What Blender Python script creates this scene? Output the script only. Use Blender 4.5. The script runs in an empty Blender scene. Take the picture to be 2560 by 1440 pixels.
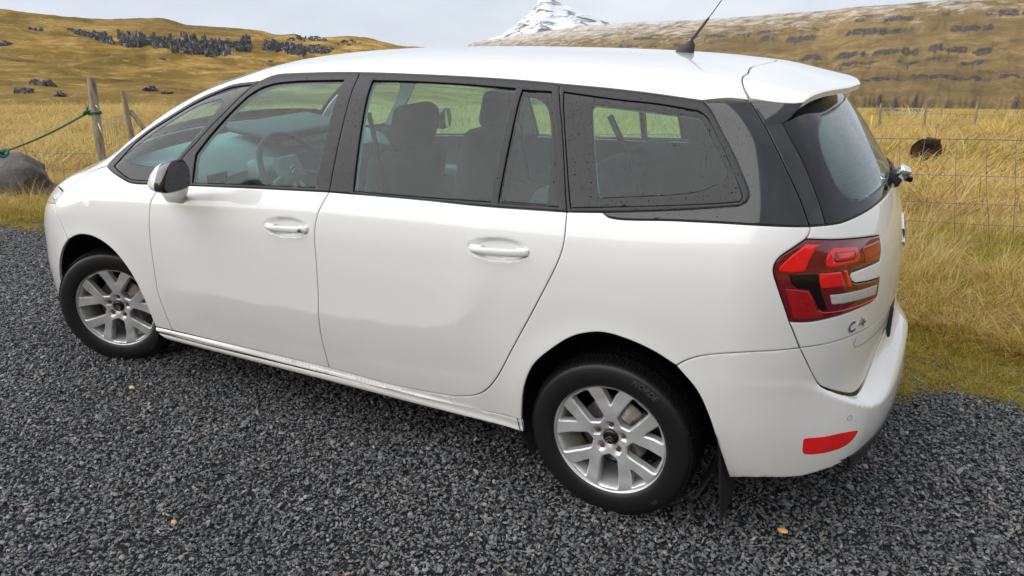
import bpy, bmesh, math, random
import numpy as np
from mathutils import Vector, Matrix, geometry, noise

random.seed(7)
rng = np.random.default_rng(7)
scene = bpy.context.scene
COL = scene.collection

# ------------------------------------------------------------------ camera, sky, sun, exposure
# Everything is laid out in metres in the frame of the parked car (x towards its tail, y across it, z up).
# The car stands on a slope of about six degrees; TILT turns that frame so that z is true vertical.
EYE = Vector((3.626, -3.104, 1.766))
UPV = Vector((-.038, .100, 1.0)).normalized()
TILT = Matrix.Translation(EYE) @ UPV.rotation_difference(Vector((0, 0, 1))).to_matrix().to_4x4() @ Matrix.Translation(-EYE)

cam_data = bpy.data.cameras.new('camera')
cam = bpy.data.objects.new('camera', cam_data)
COL.objects.link(cam)
cam_data.sensor_width = 36.0
cam_data.lens = 1850.0 / 2560.0 * 36.0
cam_data.clip_start = .05
cam_data.clip_end = 12000
_p, _y, _r = math.radians(20.12), math.radians(27.92), math.radians(-.31)
_f = Vector((-math.sin(_y) * math.cos(_p), math.cos(_y) * math.cos(_p), -math.sin(_p)))
_rt = Vector((math.cos(_y), math.sin(_y), 0))
_up = _rt.cross(_f)
_R = _rt * math.cos(_r) + _up * math.sin(_r)
_U = -_rt * math.sin(_r) + _up * math.cos(_r)
m = Matrix((_R, _U, -_f)).transposed().to_4x4()
m.translation = EYE
cam.matrix_world = TILT @ m
scene.camera = cam

SUN_DIR = (TILT.to_3x3() @ Vector((-.53, -.61, .60))).normalized()     # towards the sun
sun_el = math.asin(SUN_DIR.z)
sun_az = math.atan2(SUN_DIR.x, SUN_DIR.y)
world = bpy.data.worlds.new('World')
scene.world = world
world.use_nodes = True
wn, wl = world.node_tree.nodes, world.node_tree.links
wn.clear()
w_out = wn.new('ShaderNodeOutputWorld')
w_bg = wn.new('ShaderNodeBackground'); w_bg.inputs['Strength'].default_value = .10
sky = wn.new('ShaderNodeTexSky'); sky.sky_type = 'NISHITA'; sky.sun_disc = False
sky.sun_elevation = sun_el; sky.sun_rotation = sun_az
tc = wn.new('ShaderNodeTexCoord')
mp = wn.new('ShaderNodeMapping'); mp.inputs['Scale'].default_value = (1.0, 1.0, 2.6)
wl.new(tc.outputs['Generated'], mp.inputs['Vector'])
n1 = wn.new('ShaderNodeTexNoise'); n1.inputs['Scale'].default_value = 2.3; n1.inputs['Detail'].default_value = 7; n1.inputs['Roughness'].default_value = .55
wl.new(mp.outputs['Vector'], n1.inputs['Vector'])
cr = wn.new('ShaderNodeValToRGB')
cr.color_ramp.elements[0].position = .32; cr.color_ramp.elements[0].color = (4.0, 4.35, 5.0, 1)
cr.color_ramp.elements[1].position = .68; cr.color_ramp.elements[1].color = (6.6, 6.8, 7.1, 1)
wl.new(n1.outputs['Fac'], cr.inputs['Fac'])
mx = wn.new('ShaderNodeMix'); mx.data_type = 'RGBA'; mx.inputs['Factor'].default_value = .90
wl.new(sky.outputs['Color'], mx.inputs['A']); wl.new(cr.outputs['Color'], mx.inputs['B'])
wl.new(mx.outputs['Result'], w_bg.inputs['Color'])
wl.new(w_bg.outputs['Background'], w_out.inputs['Surface'])

sun_data = bpy.data.lights.new('sun', 'SUN')
sun_data.energy = 2.4
sun_data.angle = math.radians(95)
sun_data.color = (1.0, .978, .945)
sun = bpy.data.objects.new('sun', sun_data)
COL.objects.link(sun)
sun.rotation_euler = SUN_DIR.to_track_quat('Z', 'Y').to_euler()
sun.location = (0, 0, 40)

scene.view_settings.view_transform = 'Standard'
scene.view_settings.look = 'None'
scene.view_settings.gamma = 1
scene.view_settings.use_curve_mapping = False
scene.view_settings.exposure = 0.60
scene.render.engine = 'CYCLES'
scene.cycles.max_bounces = 8
scene.cycles.transparent_max_bounces = 12
scene.cycles.use_denoising = True

# ------------------------------------------------------------------ object helpers
LOCAL = []          # top-level objects laid out in the car's frame, turned upright at the end

def link(o, parent=None):
    COL.objects.link(o)
    if parent is None:
        LOCAL.append(o)
    else:
        o.parent = parent
    return o

def mesh_obj(name, verts, faces, mats, parent=None, smooth=True, normals=None, fmat=None):
    me = bpy.data.meshes.new(name)
    me.from_pydata([tuple(v) for v in verts], [], faces)
    for mt in (mats if isinstance(mats, (list, tuple)) else [mats]):
        me.materials.append(mt)
    if fmat is not None:
        me.polygons.foreach_set('material_index', np.asarray(fmat, dtype=np.int32))
    if smooth:
        me.polygons.foreach_set('use_smooth', np.ones(len(me.polygons), dtype=bool))
    me.update()
    if normals is not None:
        me.normals_split_custom_set_from_vertices([tuple(n) for n in normals])
    return link(bpy.data.objects.new(name, me), parent)

def bm_obj(name, bm, mats, parent=None, smooth=True):
    bmesh.ops.recalc_face_normals(bm, faces=bm.faces)
    me = bpy.data.meshes.new(name)
    bm.to_mesh(me); bm.free()
    for mt in (mats if isinstance(mats, (list, tuple)) else [mats]):
        me.materials.append(mt)
    if smooth:
        me.polygons.foreach_set('use_smooth', np.ones(len(me.polygons), dtype=bool))
        me.set_sharp_from_angle(angle=math.radians(38))
    return link(bpy.data.objects.new(name, me), parent)

def empty(name, loc=(0, 0, 0), parent=None):
    o = bpy.data.objects.new(name, None)
    o.empty_display_size = .1
    o.location = loc
    return link(o, parent)

def tag(o, label=None, cat=None, group=None, kind=None):
    if label: o['label'] = label
    if cat: o['category'] = cat
    if group: o['group'] = group
    if kind: o['kind'] = kind
    return o

def box_bm(bm, c, s, rot=None, bevel=0.0, seg=2):
    r = bmesh.ops.create_cube(bm, size=1.0)
    vs = r['verts']
    mt = Matrix.Translation(c) @ (rot.to_4x4() if rot is not None else Matrix()) @ Matrix.Diagonal((s[0], s[1], s[2], 1))
    bmesh.ops.transform(bm, matrix=mt, verts=vs)
    if bevel > 0:
        es = list({e for v in vs for e in v.link_edges})
        bmesh.ops.bevel(bm, geom=es, offset=bevel, segments=seg, profile=.5, affect='EDGES')
    return vs

def tube_mesh(path, rad, sides=6, closed=False, cap=True):
    """tube round a polyline; rad a number or one per point -> verts, faces"""
    P = [Vector(p) for p in path]; n = len(P)
    R = [rad] * n if isinstance(rad, (int, float)) else list(rad)
    V = []; Fc = []
    prev = None
    for i, p in enumerate(P):
        t = (P[(i + 1) % n] - P[i - 1]) if closed else (P[min(i + 1, n - 1)] - P[max(i - 1, 0)])
        t.normalize()
        if prev is None:
            a = Vector((0, 0, 1)) if abs(t.z) < .9 else Vector((1, 0, 0))
            u = t.cross(a).normalized()
        else:
            u = (prev - t * prev.dot(t)).normalized()
        prev = u
        w = t.cross(u)
        for k in range(sides):
            an = 2 * math.pi * k / sides
            V.append(p + (u * math.cos(an) + w * math.sin(an)) * R[i])
    for i in range(n if closed else n - 1):
        j = (i + 1) % n
        for k in range(sides):
            k2 = (k + 1) % sides
            Fc.append((i * sides + k, i * sides + k2, j * sides + k2, j * sides + k))
    if cap and not closed:
        Fc.append(tuple(range(sides))[::-1]); Fc.append(tuple(range((n - 1) * sides, n * sides)))
    return V, Fc

def tube(name, path, rad, mt, parent=None, sides=6, closed=False):
    V, Fc = tube_mesh(path, rad, sides, closed)
    return mesh_obj(name, V, Fc, mt, parent)

def lathe_mesh(prof, seg=64, a0=0.0, a1=2 * math.pi):
    """profile of (radius, y) turned about the y axis"""
    full = abs(a1 - a0 - 2 * math.pi) < 1e-6
    ns = seg if full else seg + 1
    V = []; Fc = []
    for i in range(ns):
        an = a0 + (a1 - a0) * i / seg
        for r, y in prof:
            V.append((r * math.cos(an), y, r * math.sin(an)))
    k = len(prof)
    for i in range(seg):
        j = (i + 1) % ns
        for q in range(k - 1):
            Fc.append((i * k + q, j * k + q, j * k + q + 1, i * k + q + 1))
    return V, Fc

# ------------------------------------------------------------------ materials
def new_mat(name):
    mt = bpy.data.materials.new(name)
    mt.use_nodes = True
    nt = mt.node_tree
    return mt, nt.nodes, nt.links, nt.nodes['Principled BSDF']

def setp(b, **kw):
    names = dict(rough='Roughness', metal='Metallic', coat='Coat Weight', coatr='Coat Roughness', spec='Specular IOR Level', sheen='Sheen Weight', trans='Transmission Weight', ior='IOR')
    for k, v in kw.items():
        b.inputs[names[k]].default_value = v

def coords(nd, lk, scale=1.0, kind='Object'):
    t = nd.new('ShaderNodeTexCoord')
    if scale == 1.0: return t.outputs[kind]
    mpn = nd.new('ShaderNodeMapping')
    mpn.inputs['Scale'].default_value = scale if isinstance(scale, tuple) else (scale,) * 3
    lk.new(t.outputs[kind], mpn.inputs['Vector'])
    return mpn.outputs['Vector']

def noise_n(nd, lk, vec, scale, detail=4, rough=.55, dist=0.0):
    n = nd.new('ShaderNodeTexNoise')
    n.inputs['Scale'].default_value = scale; n.inputs['Detail'].default_value = detail
    n.inputs['Roughness'].default_value = rough; n.inputs['Distortion'].default_value = dist
    lk.new(vec, n.inputs['Vector'])
    return n.outputs['Fac']

def ramp(nd, lk, fac, stops):
    r = nd.new('ShaderNodeValToRGB')
    el = r.color_ramp.elements
    while len(el) < len(stops): el.new(.5)
    for e, (p, c) in zip(el, stops):
        e.position = p; e.color = tuple(c) + (1,) if len(c) == 3 else c
    lk.new(fac, r.inputs['Fac'])
    return r.outputs['Color']

def mixc(nd, lk, fac, a, b):
    mxn = nd.new('ShaderNodeMix'); mxn.data_type = 'RGBA'
    if isinstance(fac, float): mxn.inputs['Factor'].default_value = fac
    else: lk.new(fac, mxn.inputs['Factor'])
    for v, s in ((a, 'A'), (b, 'B')):
        if isinstance(v, tuple): mxn.inputs[s].default_value = v + (1,)
        else: lk.new(v, mxn.inputs[s])
    return mxn.outputs['Result']

def math_n(nd, lk, op, a, b=None, clamp=False):
    q = nd.new('ShaderNodeMath'); q.operation = op; q.use_clamp = clamp
    for i, v in enumerate((a, b)):
        if v is None: continue
        if isinstance(v, (int, float)): q.inputs[i].default_value = v
        else: lk.new(v, q.inputs[i])
    return q.outputs[0]

def bump(nd, lk, h, strength, dist, bsdf, inp='Normal'):
    bn = nd.new('ShaderNodeBump')
    bn.inputs['Strength'].default_value = strength; bn.inputs['Distance'].default_value = dist
    lk.new(h, bn.inputs['Height'])
    if bsdf is not None: lk.new(bn.outputs['Normal'], bsdf.inputs[inp])
    return bn.outputs['Normal']

def simple(name, col, rough=.5, var=.15, vscale=8.0, bumpv=0.0, bscale=200.0, **kw):
    mt, nd, lk, b = new_mat(name)
    v = coords(nd, lk)
    f = noise_n(nd, lk, v, vscale, 5, .6)
    c = ramp(nd, lk, f, [(.25, tuple(x * (1 - var) for x in col)), (.75, tuple(min(1, x * (1 + var)) for x in col))])
    lk.new(c, b.inputs['Base Color'])
    setp(b, rough=rough, **kw)
    if bumpv:
        bump(nd, lk, noise_n(nd, lk, v, bscale, 3, .6), bumpv, .002, b)
    return mt

def drops(nd, lk, density=1.0):
    """rain drops standing on a surface: height of small separate domes"""
    v = coords(nd, lk)
    hs = None
    for sc, keep in ((110.0, .72), (190.0, .60)):
        vo = nd.new('ShaderNodeTexVoronoi'); vo.inputs['Scale'].default_value = sc
        vo.inputs['Randomness'].default_value = 1.0
        lk.new(v, vo.inputs['Vector'])
        sep = nd.new('ShaderNodeSeparateColor'); lk.new(vo.outputs['Color'], sep.inputs['Color'])
        rad = math_n(nd, lk, 'MULTIPLY_ADD', sep.outputs[0], 1.0 / (1 - keep) * .34)
        q = rad.node; q.inputs[2].default_value = -keep / (1 - keep) * .34
        d = math_n(nd, lk, 'SUBTRACT', rad, vo.outputs['Distance'])
        h = math_n(nd, lk, 'MULTIPLY', d, 6.0, True)
        hs = h if hs is None else math_n(nd, lk, 'MAXIMUM', hs, h)
    return hs

def wet_plastic(name, col, rough, coat=0.0, var=.1):
    mt, nd, lk, b = new_mat(name)
    v = coords(nd, lk)
    f = noise_n(nd, lk, v, 14, 4, .6)
    lk.new(ramp(nd, lk, f, [(.3, tuple(x * (1 - var) for x in col)), (.7, tuple(x * (1 + var) for x in col))]), b.inputs['Base Color'])
    h = drops(nd, lk)
    r = math_n(nd, lk, 'MULTIPLY_ADD', h, -rough * .85); r.node.inputs[2].default_value = rough
    lk.new(r, b.inputs['Roughness'])
    bump(nd, lk, h, .8, .0016, b)
    sq = math_n(nd, lk, 'MULTIPLY_ADD', h, -.36); sq.node.inputs[2].default_value = .40  # reflection lowered over each drop, standing in for its refracted dark
    lk.new(sq, b.inputs['Specular IOR Level'])
    setp(b, coat=coat, coatr=.03)
    return mt

def paint():
    mt, nd, lk, b = new_mat('white_paint')
    v = coords(nd, lk)
    geo = nd.new('ShaderNodeNewGeometry')
    sp = nd.new('ShaderNodeSeparateXYZ'); lk.new(v, sp.inputs['Vector'])
    # road film: thin brownish specks and haze low on the body
    low = nd.new('ShaderNodeMapRange'); low.inputs['From Min'].default_value = .75; low.inputs['From Max'].default_value = .15
    lk.new(sp.outputs['Z'], low.inputs['Value'])
    f1 = noise_n(nd, lk, v, 5, 6, .65); f2 = noise_n(nd, lk, v, 160, 2, .5)
    sp2 = math_n(nd, lk, 'MULTIPLY', ramp(nd, lk, f2, [(.62, (0, 0, 0)), (.70, (1, 1, 1))]), .25)
    film = math_n(nd, lk, 'MULTIPLY', math_n(nd, lk, 'ADD', math_n(nd, lk, 'MULTIPLY', f1, .30), sp2), low.outputs['Result'])
    lk.new(mixc(nd, lk, film, (.80, .80, .785), (.40, .36, .29)), b.inputs['Base Color'])
    setp(b, rough=.30, coat=1.0, coatr=.02, spec=.45)
    h = noise_n(nd, lk, v, 900, 2, .5)
    bump(nd, lk, h, .015, .001, b)
    return mt

def glass(name, tint, wet=True, mist=0.0):
    mt, nd, lk, b = new_mat(name)
    out = nd['Material Output']; nd.remove(b)
    tr = nd.new('ShaderNodeBsdfTransparent'); tr.inputs['Color'].default_value = tint + (1,)
    gl = nd.new('ShaderNodeBsdfGlossy'); gl.inputs['Roughness'].default_value = .0
    gl.inputs['Color'].default_value = (1, 1, 1, 1)
    ge = nd.new('ShaderNodeNewGeometry')
    dt = nd.new('ShaderNodeVectorMath'); dt.operation = 'DOT_PRODUCT'
    lk.new(ge.outputs['Normal'], dt.inputs[0]); lk.new(ge.outputs['Incoming'], dt.inputs[1])
    ab = math_n(nd, lk, 'ABSOLUTE', dt.outputs['Value'])
    fz = math_n(nd, lk, 'POWER', math_n(nd, lk, 'SUBTRACT', 1.0, ab, True), 5.0)
    fz = math_n(nd, lk, 'MULTIPLY_ADD', fz, .95); fz.node.inputs[2].default_value = .036
    mxs = nd.new('ShaderNodeMixShader')
    if wet:
        h = drops(nd, lk)
        nn = bump(nd, lk, h, .8, .0016, None)
        lk.new(nn, gl.inputs['Normal']); lk.new(nn, dt.inputs[0])
        # refraction of the drops painted in: darker tint and weaker reflection over each
        dk = mixc(nd, lk, math_n(nd, lk, 'MULTIPLY', h, .35), tint, tuple(t * .55 for t in tint))
        lk.new(dk, tr.inputs['Color'])
    lk.new(math_n(nd, lk, 'MULTIPLY', fz, math_n(nd, lk, 'SUBTRACT', 1.0, math_n(nd, lk, 'MULTIPLY', h, .75))) if wet else fz, mxs.inputs['Fac'])
    body = tr.outputs['BSDF']
    if mist:        # breath and damp on the inside of the pane
        df = nd.new('ShaderNodeBsdfTranslucent'); df.inputs['Color'].default_value = (.74, .93, .90, 1)
        d2 = nd.new('ShaderNodeBsdfDiffuse'); d2.inputs['Color'].default_value = (.60, .82, .79, 1)
        dm = nd.new('ShaderNodeMixShader'); lk.new(df.outputs['BSDF'], dm.inputs[1]); lk.new(d2.outputs['BSDF'], dm.inputs[2])
        ms = nd.new('ShaderNodeMixShader')
        f = noise_n(nd, lk, coords(nd, lk), 3.0, 4, .5)
        lk.new(math_n(nd, lk, 'MULTIPLY', f, mist * 2), ms.inputs['Fac'])
        lk.new(body, ms.inputs[1]); lk.new(dm.outputs['Shader'], ms.inputs[2]); body = ms.outputs['Shader']
    lk.new(body, mxs.inputs[1]); lk.new(gl.outputs['BSDF'], mxs.inputs[2])
    lk.new(mxs.outputs['Shader'], out.inputs['Surface'])
    return mt

M_PAINT = paint()
M_GLASS = glass('tinted_glass', (.62, .91, .86), True, .025)
M_REARGLASS = glass('rear_glass', (.66, .88, .85), True, .30)
M_CERAMIC = wet_plastic('black_glass_border', (.010, .010, .012), .04, 0)
M_TRIM = wet_plastic('black_window_trim', (.013, .013, .015), .36)
M_GLOSSTRIM = wet_plastic('gloss_black_panel', (.012, .012, .014), .10, .6)
M_RUBBER = simple('black_rubber', (.012, .012, .013), .6)
M_PLASTIC = simple('dark_grained_plastic', (.025, .025, .027), .55, bumpv=.3, bscale=400)
M_BADGE = simple('dark_chrome_badge', (.30, .30, .31), .22, .1, metal=.9)  # chrome darkened evenly, so white reflections don't drown the badges
M_CHROME = simple('chrome', (.85, .86, .88), .06, .02, metal=1.0)
def alloy():
    mt, nd, lk, b = new_mat('silver_alloy_paint')
    v = coords(nd, lk)
    f = noise_n(nd, lk, v, 22, 6, .7); 
    ln = nd.new('ShaderNodeVectorMath'); ln.operation = 'LENGTH'; lk.new(v, ln.inputs[0])
    near = nd.new('ShaderNodeMapRange'); near.inputs['From Min'].default_value = .17; near.inputs['From Max'].default_value = .03; lk.new(ln.outputs['Value'], near.inputs['Value'])
    d = math_n(nd, lk, 'MULTIPLY', ramp(nd, lk, f, [(.42, (0, 0, 0)), (.75, (1, 1, 1))]), math_n(nd, lk, 'MULTIPLY_ADD', near.outputs['Result'], .35))
    d.node.inputs[1].default_value = 1.0
    mm = math_n(nd, lk, 'MULTIPLY', d, math_n(nd, lk, 'ADD', math_n(nd, lk, 'MULTIPLY', near.outputs['Result'], .30), .22))
    lk.new(mixc(nd, lk, mm, (.62, .625, .63), (.16, .13, .10)), b.inputs['Base Color'])
    setp(b, rough=.33, metal=.45, coat=.6, coatr=.08)
    return mt
M_SILVER = alloy()
M_TYRE = simple('tyre_rubber', (.0055, .0055, .0065), .48, .3, 18, .25, 120)
M_STEEL = simple('brake_steel', (.30, .27, .25), .35, .35, 25, metal=.9)
M_RUST = simple('rusty_bolt', (.16, .085, .05), .6, .3, 60, metal=.5)
M_DARKHOLE = simple('wheel_well_black', (.008, .008, .008), .85)
M_CABIN = simple('cabin_trim', (.045, .050, .055), .55, .1, 20, .15, 500)
def two_tone():
    mt, nd, lk, b = new_mat('cabin_trim_two_tone')
    sp = nd.new('ShaderNodeSeparateXYZ'); lk.new(coords(nd, lk), sp.inputs['Vector'])
    lk.new(ramp(nd, lk, math_n(nd, lk, 'SUBTRACT', sp.outputs['Z'], .5), [(.615, (.09, .105, .11)), (.63, (.46, .48, .48))]), b.inputs['Base Color'])
    setp(b, rough=.65)
    return mt
M_CABINSHELL = two_tone()
M_CABINLIGHT = simple('roof_lining', (.42, .43, .42), .8, .06, 30)
M_DASH = simple('dashboard_plastic', (.24, .27, .28), .5, .1, 12, .15, 500)
M_SEAT = simple('seat_cloth', (.030, .032, .036), .85, .25, 60, .3, 600)
M_SCREEN = simple('dial_face', (.42, .42, .34), .4, .05)
M_RED = wet_plastic('red_lens', (.82, .008, .010), .08, .8)
M_MAROON = wet_plastic('dark_red_lens', (.14, .004, .010), .06, 1.0)
M_MIDRED = wet_plastic('mid_red_lens', (.36, .006, .010), .08, 1.0)
M_LENSBLACK = simple('black_lens', (.010, .004, .005), .1, .1)
M_CLEAR = simple('ribbed_clear_lens', (.50, .49, .47), .15, .3, 120, .5, 260)
M_MIRROR = simple('mirror_glass', (.55, .60, .58), .02, .03, metal=1.0)
M_PLATE = simple('number_plate_white', (.75, .75, .73), .35, .04)

# ------------------------------------------------------------------ the body surface of the car

def itp(xs,ys):
    """smooth (monotone cubic) interpolation table"""
    xs=np.array(xs,float); ys=np.array(ys,float)
    h=np.diff(xs); dl=np.diff(ys)/h
    m=np.zeros_like(xs); m[0]=dl[0]; m[-1]=dl[-1]
    for i in range(1,len(xs)-1):
        if dl[i-1]*dl[i]>0:
            w1=2*h[i]+h[i-1]; w2=h[i]+2*h[i-1]
            m[i]=(w1+w2)/(w1/dl[i-1]+w2/dl[i])
    def f(x):
        x=np.asarray(x,float); xc=np.clip(x,xs[0],xs[-1])
        i=np.clip(np.searchsorted(xs,xc)-1,0,len(h)-1)
        t=(xc-xs[i])/h[i]
        y=(ys[i]*(1+2*t)*(1-t)**2+h[i]*m[i]*t*(1-t)**2+ys[i+1]*t*t*(3-2*t)+h[i]*m[i+1]*t*t*(t-1))
        return y+np.where(x<xs[0],(x-xs[0])*m[0],0)+np.where(x>xs[-1],(x-xs[-1])*m[-1],0)
    return f
def sst(a,b,x):
    t=np.clip((x-a)/(b-a),0,1); return t*t*(3-2*t)
def smax(a,b,k):
    h=np.maximum(k-np.abs(a-b),0)/k
    return np.maximum(a,b)+h*h*k*.25
# --- side: half width as a function of height above the belt, and of x
belt=itp([-1,.4,1.6,2.3,2.8,3.45],[.95,1.03,1.11,1.13,1.145,1.19])
prof=itp([-.95,-.88,-.80,-.68,-.5,-.32,-.2,-.10,-.03,.0,.10,.20,.30,.40,.46,.55],
         [.825,.850,.868,.888,.905,.910,.905,.890,.866,.852,.812,.768,.718,.660,.62,.55])
lowtaper=itp([-.95,-.7,-.45,-.2,.1,.5,1.4,2.4,2.9,3.2,3.45,3.65,3.9],[.16,.07,.03,.008,0,0.0,0,0,.004,.018,.045,.08,.14])
uptaper=itp([-.5,0,.5,1.0,1.6,2.2,2.7,3.1,3.4,3.7],[.02,.0,.0,.0,.0,.008,.025,.055,.09,.14])
crease=itp([.2,.61,.75,1.07,1.31,1.54,1.75,1.96,2.07,2.165,2.26,2.33,2.38,2.42],[.53,.545,.556,.566,.576,.588,.602,.618,.630,.655,.710,.779,.850,.93])
def side(x,z):
    b=belt(x)
    h=z-b
    y=prof(h)-lowtaper(x)*(1-sst(-.05,.3,h))-uptaper(x)*sst(-.05,.3,h)
    # pressed door scoop: swells outwards towards the crease and tucks in below it
    c=crease(x); sl=(crease(x+.01)-crease(x-.01))/.02
    d=(z-c)/np.sqrt(1+sl*sl)
    fade=sst(.45,.85,x)*(1-sst(2.22,2.42,x))
    up=np.clip(1-d/.27,0,1)**2; dn=np.clip(1+d/.19,0,1)
    y=y+.0095*fade*np.where(d>0,up,dn)
    # flares round the wheel openings
    for wx in (.03,2.845):
        r=np.hypot(x-wx,z-.33)
        y=y+.010*np.exp(-((r-.36)/.07)**2)*sst(.1,.3,z)
    return y
topc=itp([-1.0,-.92,-.80,-.62,-.40,-.15,.05,.25,.50,.75,1.0,1.25,1.6,2.0,2.4,2.8,3.1,3.4,3.7],
         [.60,.72,.86,.97,1.055,1.135,1.215,1.325,1.452,1.540,1.590,1.615,1.633,1.640,1.638,1.627,1.604,1.562,1.50])
crown=itp([-1,-.2,.3,1.0,1.6,3.0,3.6],[.10,.10,.09,.085,.07,.07,.08])
def top(x,y):
    return topc(x)-crown(x)*(np.abs(y)/.7)**2.2
rearc=itp([.1,.2,.3,.42,.55,.62,.75,.9,1.02,1.17,1.30,1.45,1.55,1.7],
          [3.63,3.675,3.695,3.70,3.69,3.685,3.688,3.684,3.667,3.612,3.528,3.415,3.32,3.16])
def rear(y,z):
    y=np.abs(y)
    return rearc(z)-.10*(y/.7)**2-.09*(y/.8)**4
frontc=itp([.1,.2,.3,.45,.6,.75,.9,1.1],[-.89,-.935,-.935,-.93,-.90,-.875,-.85,-.75])
def front(y,z):
    y=np.abs(y)
    return frontc(z)+.12*(y/.7)**2+.10*(y/.8)**4
def F(x,y,z):
    gs=np.abs(y)-side(x,z)
    gt=(z-top(x,y))*np.where(x<1.0,.88,1.0)
    gr=x-rear(y,z); gf=front(y,z)-x
    a=smax(gs,gt,.12)
    a=smax(a,gr*.95,.16)
    a=smax(a,gf*.9,.30)
    return a
ledge_in=itp([0,.15,.29,.36,.416,.486,.545,.592,.736,.80],[.700,.696,.682,.648,.605,.566,.552,.561,.640,.672])
ledge_out=itp([0,.12,.245,.367,.467,.562,.635,.736,.80],[.612,.590,.552,.512,.500,.515,.547,.606,.655])
bulgec=itp([.1,.22,.32,.42,.55,.7],[-.04,.01,.036,.052,.060,.058])
def Fb(x,y,z):  # body with the bumper standing proud of the hatch
    ya=np.abs(y)
    li=ledge_in(np.minimum(ya,.8)); lo=ledge_out(np.minimum(ya,.8))
    k=sst(li+.004,np.minimum(lo-.004,li-.030),z)
    w=1-sst(.60,.80,ya)
    return F(x-k*w*bulgec(z)-.004*k,y,z)
X0,X1,RS=0.0,2.85,.9
def cast(fn,O,D,r0,r1,n=48):
    """first crossing of fn=0 along O+D*r, vectorised: secant-safe bisection"""
    lo=np.full(len(O),r0); hi=np.full(len(O),r1)
    for i in range(n):
        m=(lo+hi)/2; p=O+D*m[:,None]
        ins=fn(p[:,0],p[:,1],p[:,2])<0
        lo=np.where(ins,m,lo); hi=np.where(ins,hi,m)
    return O+D*((lo+hi)/2)[:,None]
def wrap(a,z,fn=F):
    """left side runs along x; past X1 / before X0 it fans round the rear / front end"""
    a=np.asarray(a,float); z=np.asarray(z,float)
    L=RS*np.pi
    ph=np.where(a>X1,(a-X1)/RS,np.where(a<X0,(a-X0)/RS,0))
    ox=np.clip(a,X0,X1); D=np.stack([np.sin(ph),-np.cos(ph),0*ph],-1)
    O=np.stack([ox,0*ox,z],-1)
    return cast(fn,O,D,.0,1.7)
def unwrap(P):
    P=np.atleast_2d(P); x,y,z=P.T
    a=np.where(x>X1,X1+RS*np.arctan2(x-X1,-y),np.where(x<X0,X0-RS*np.arctan2(X0-x,-y),x))
    return np.stack([a,z],1)
def over(x,y,fn=F):
    x=np.asarray(x,float);y=np.asarray(y,float)
    O=np.stack([x,y,0*x+.62],-1); D=np.zeros_like(O); D[:,2]=1
    return cast(fn,O,D,0,1.4)

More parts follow.
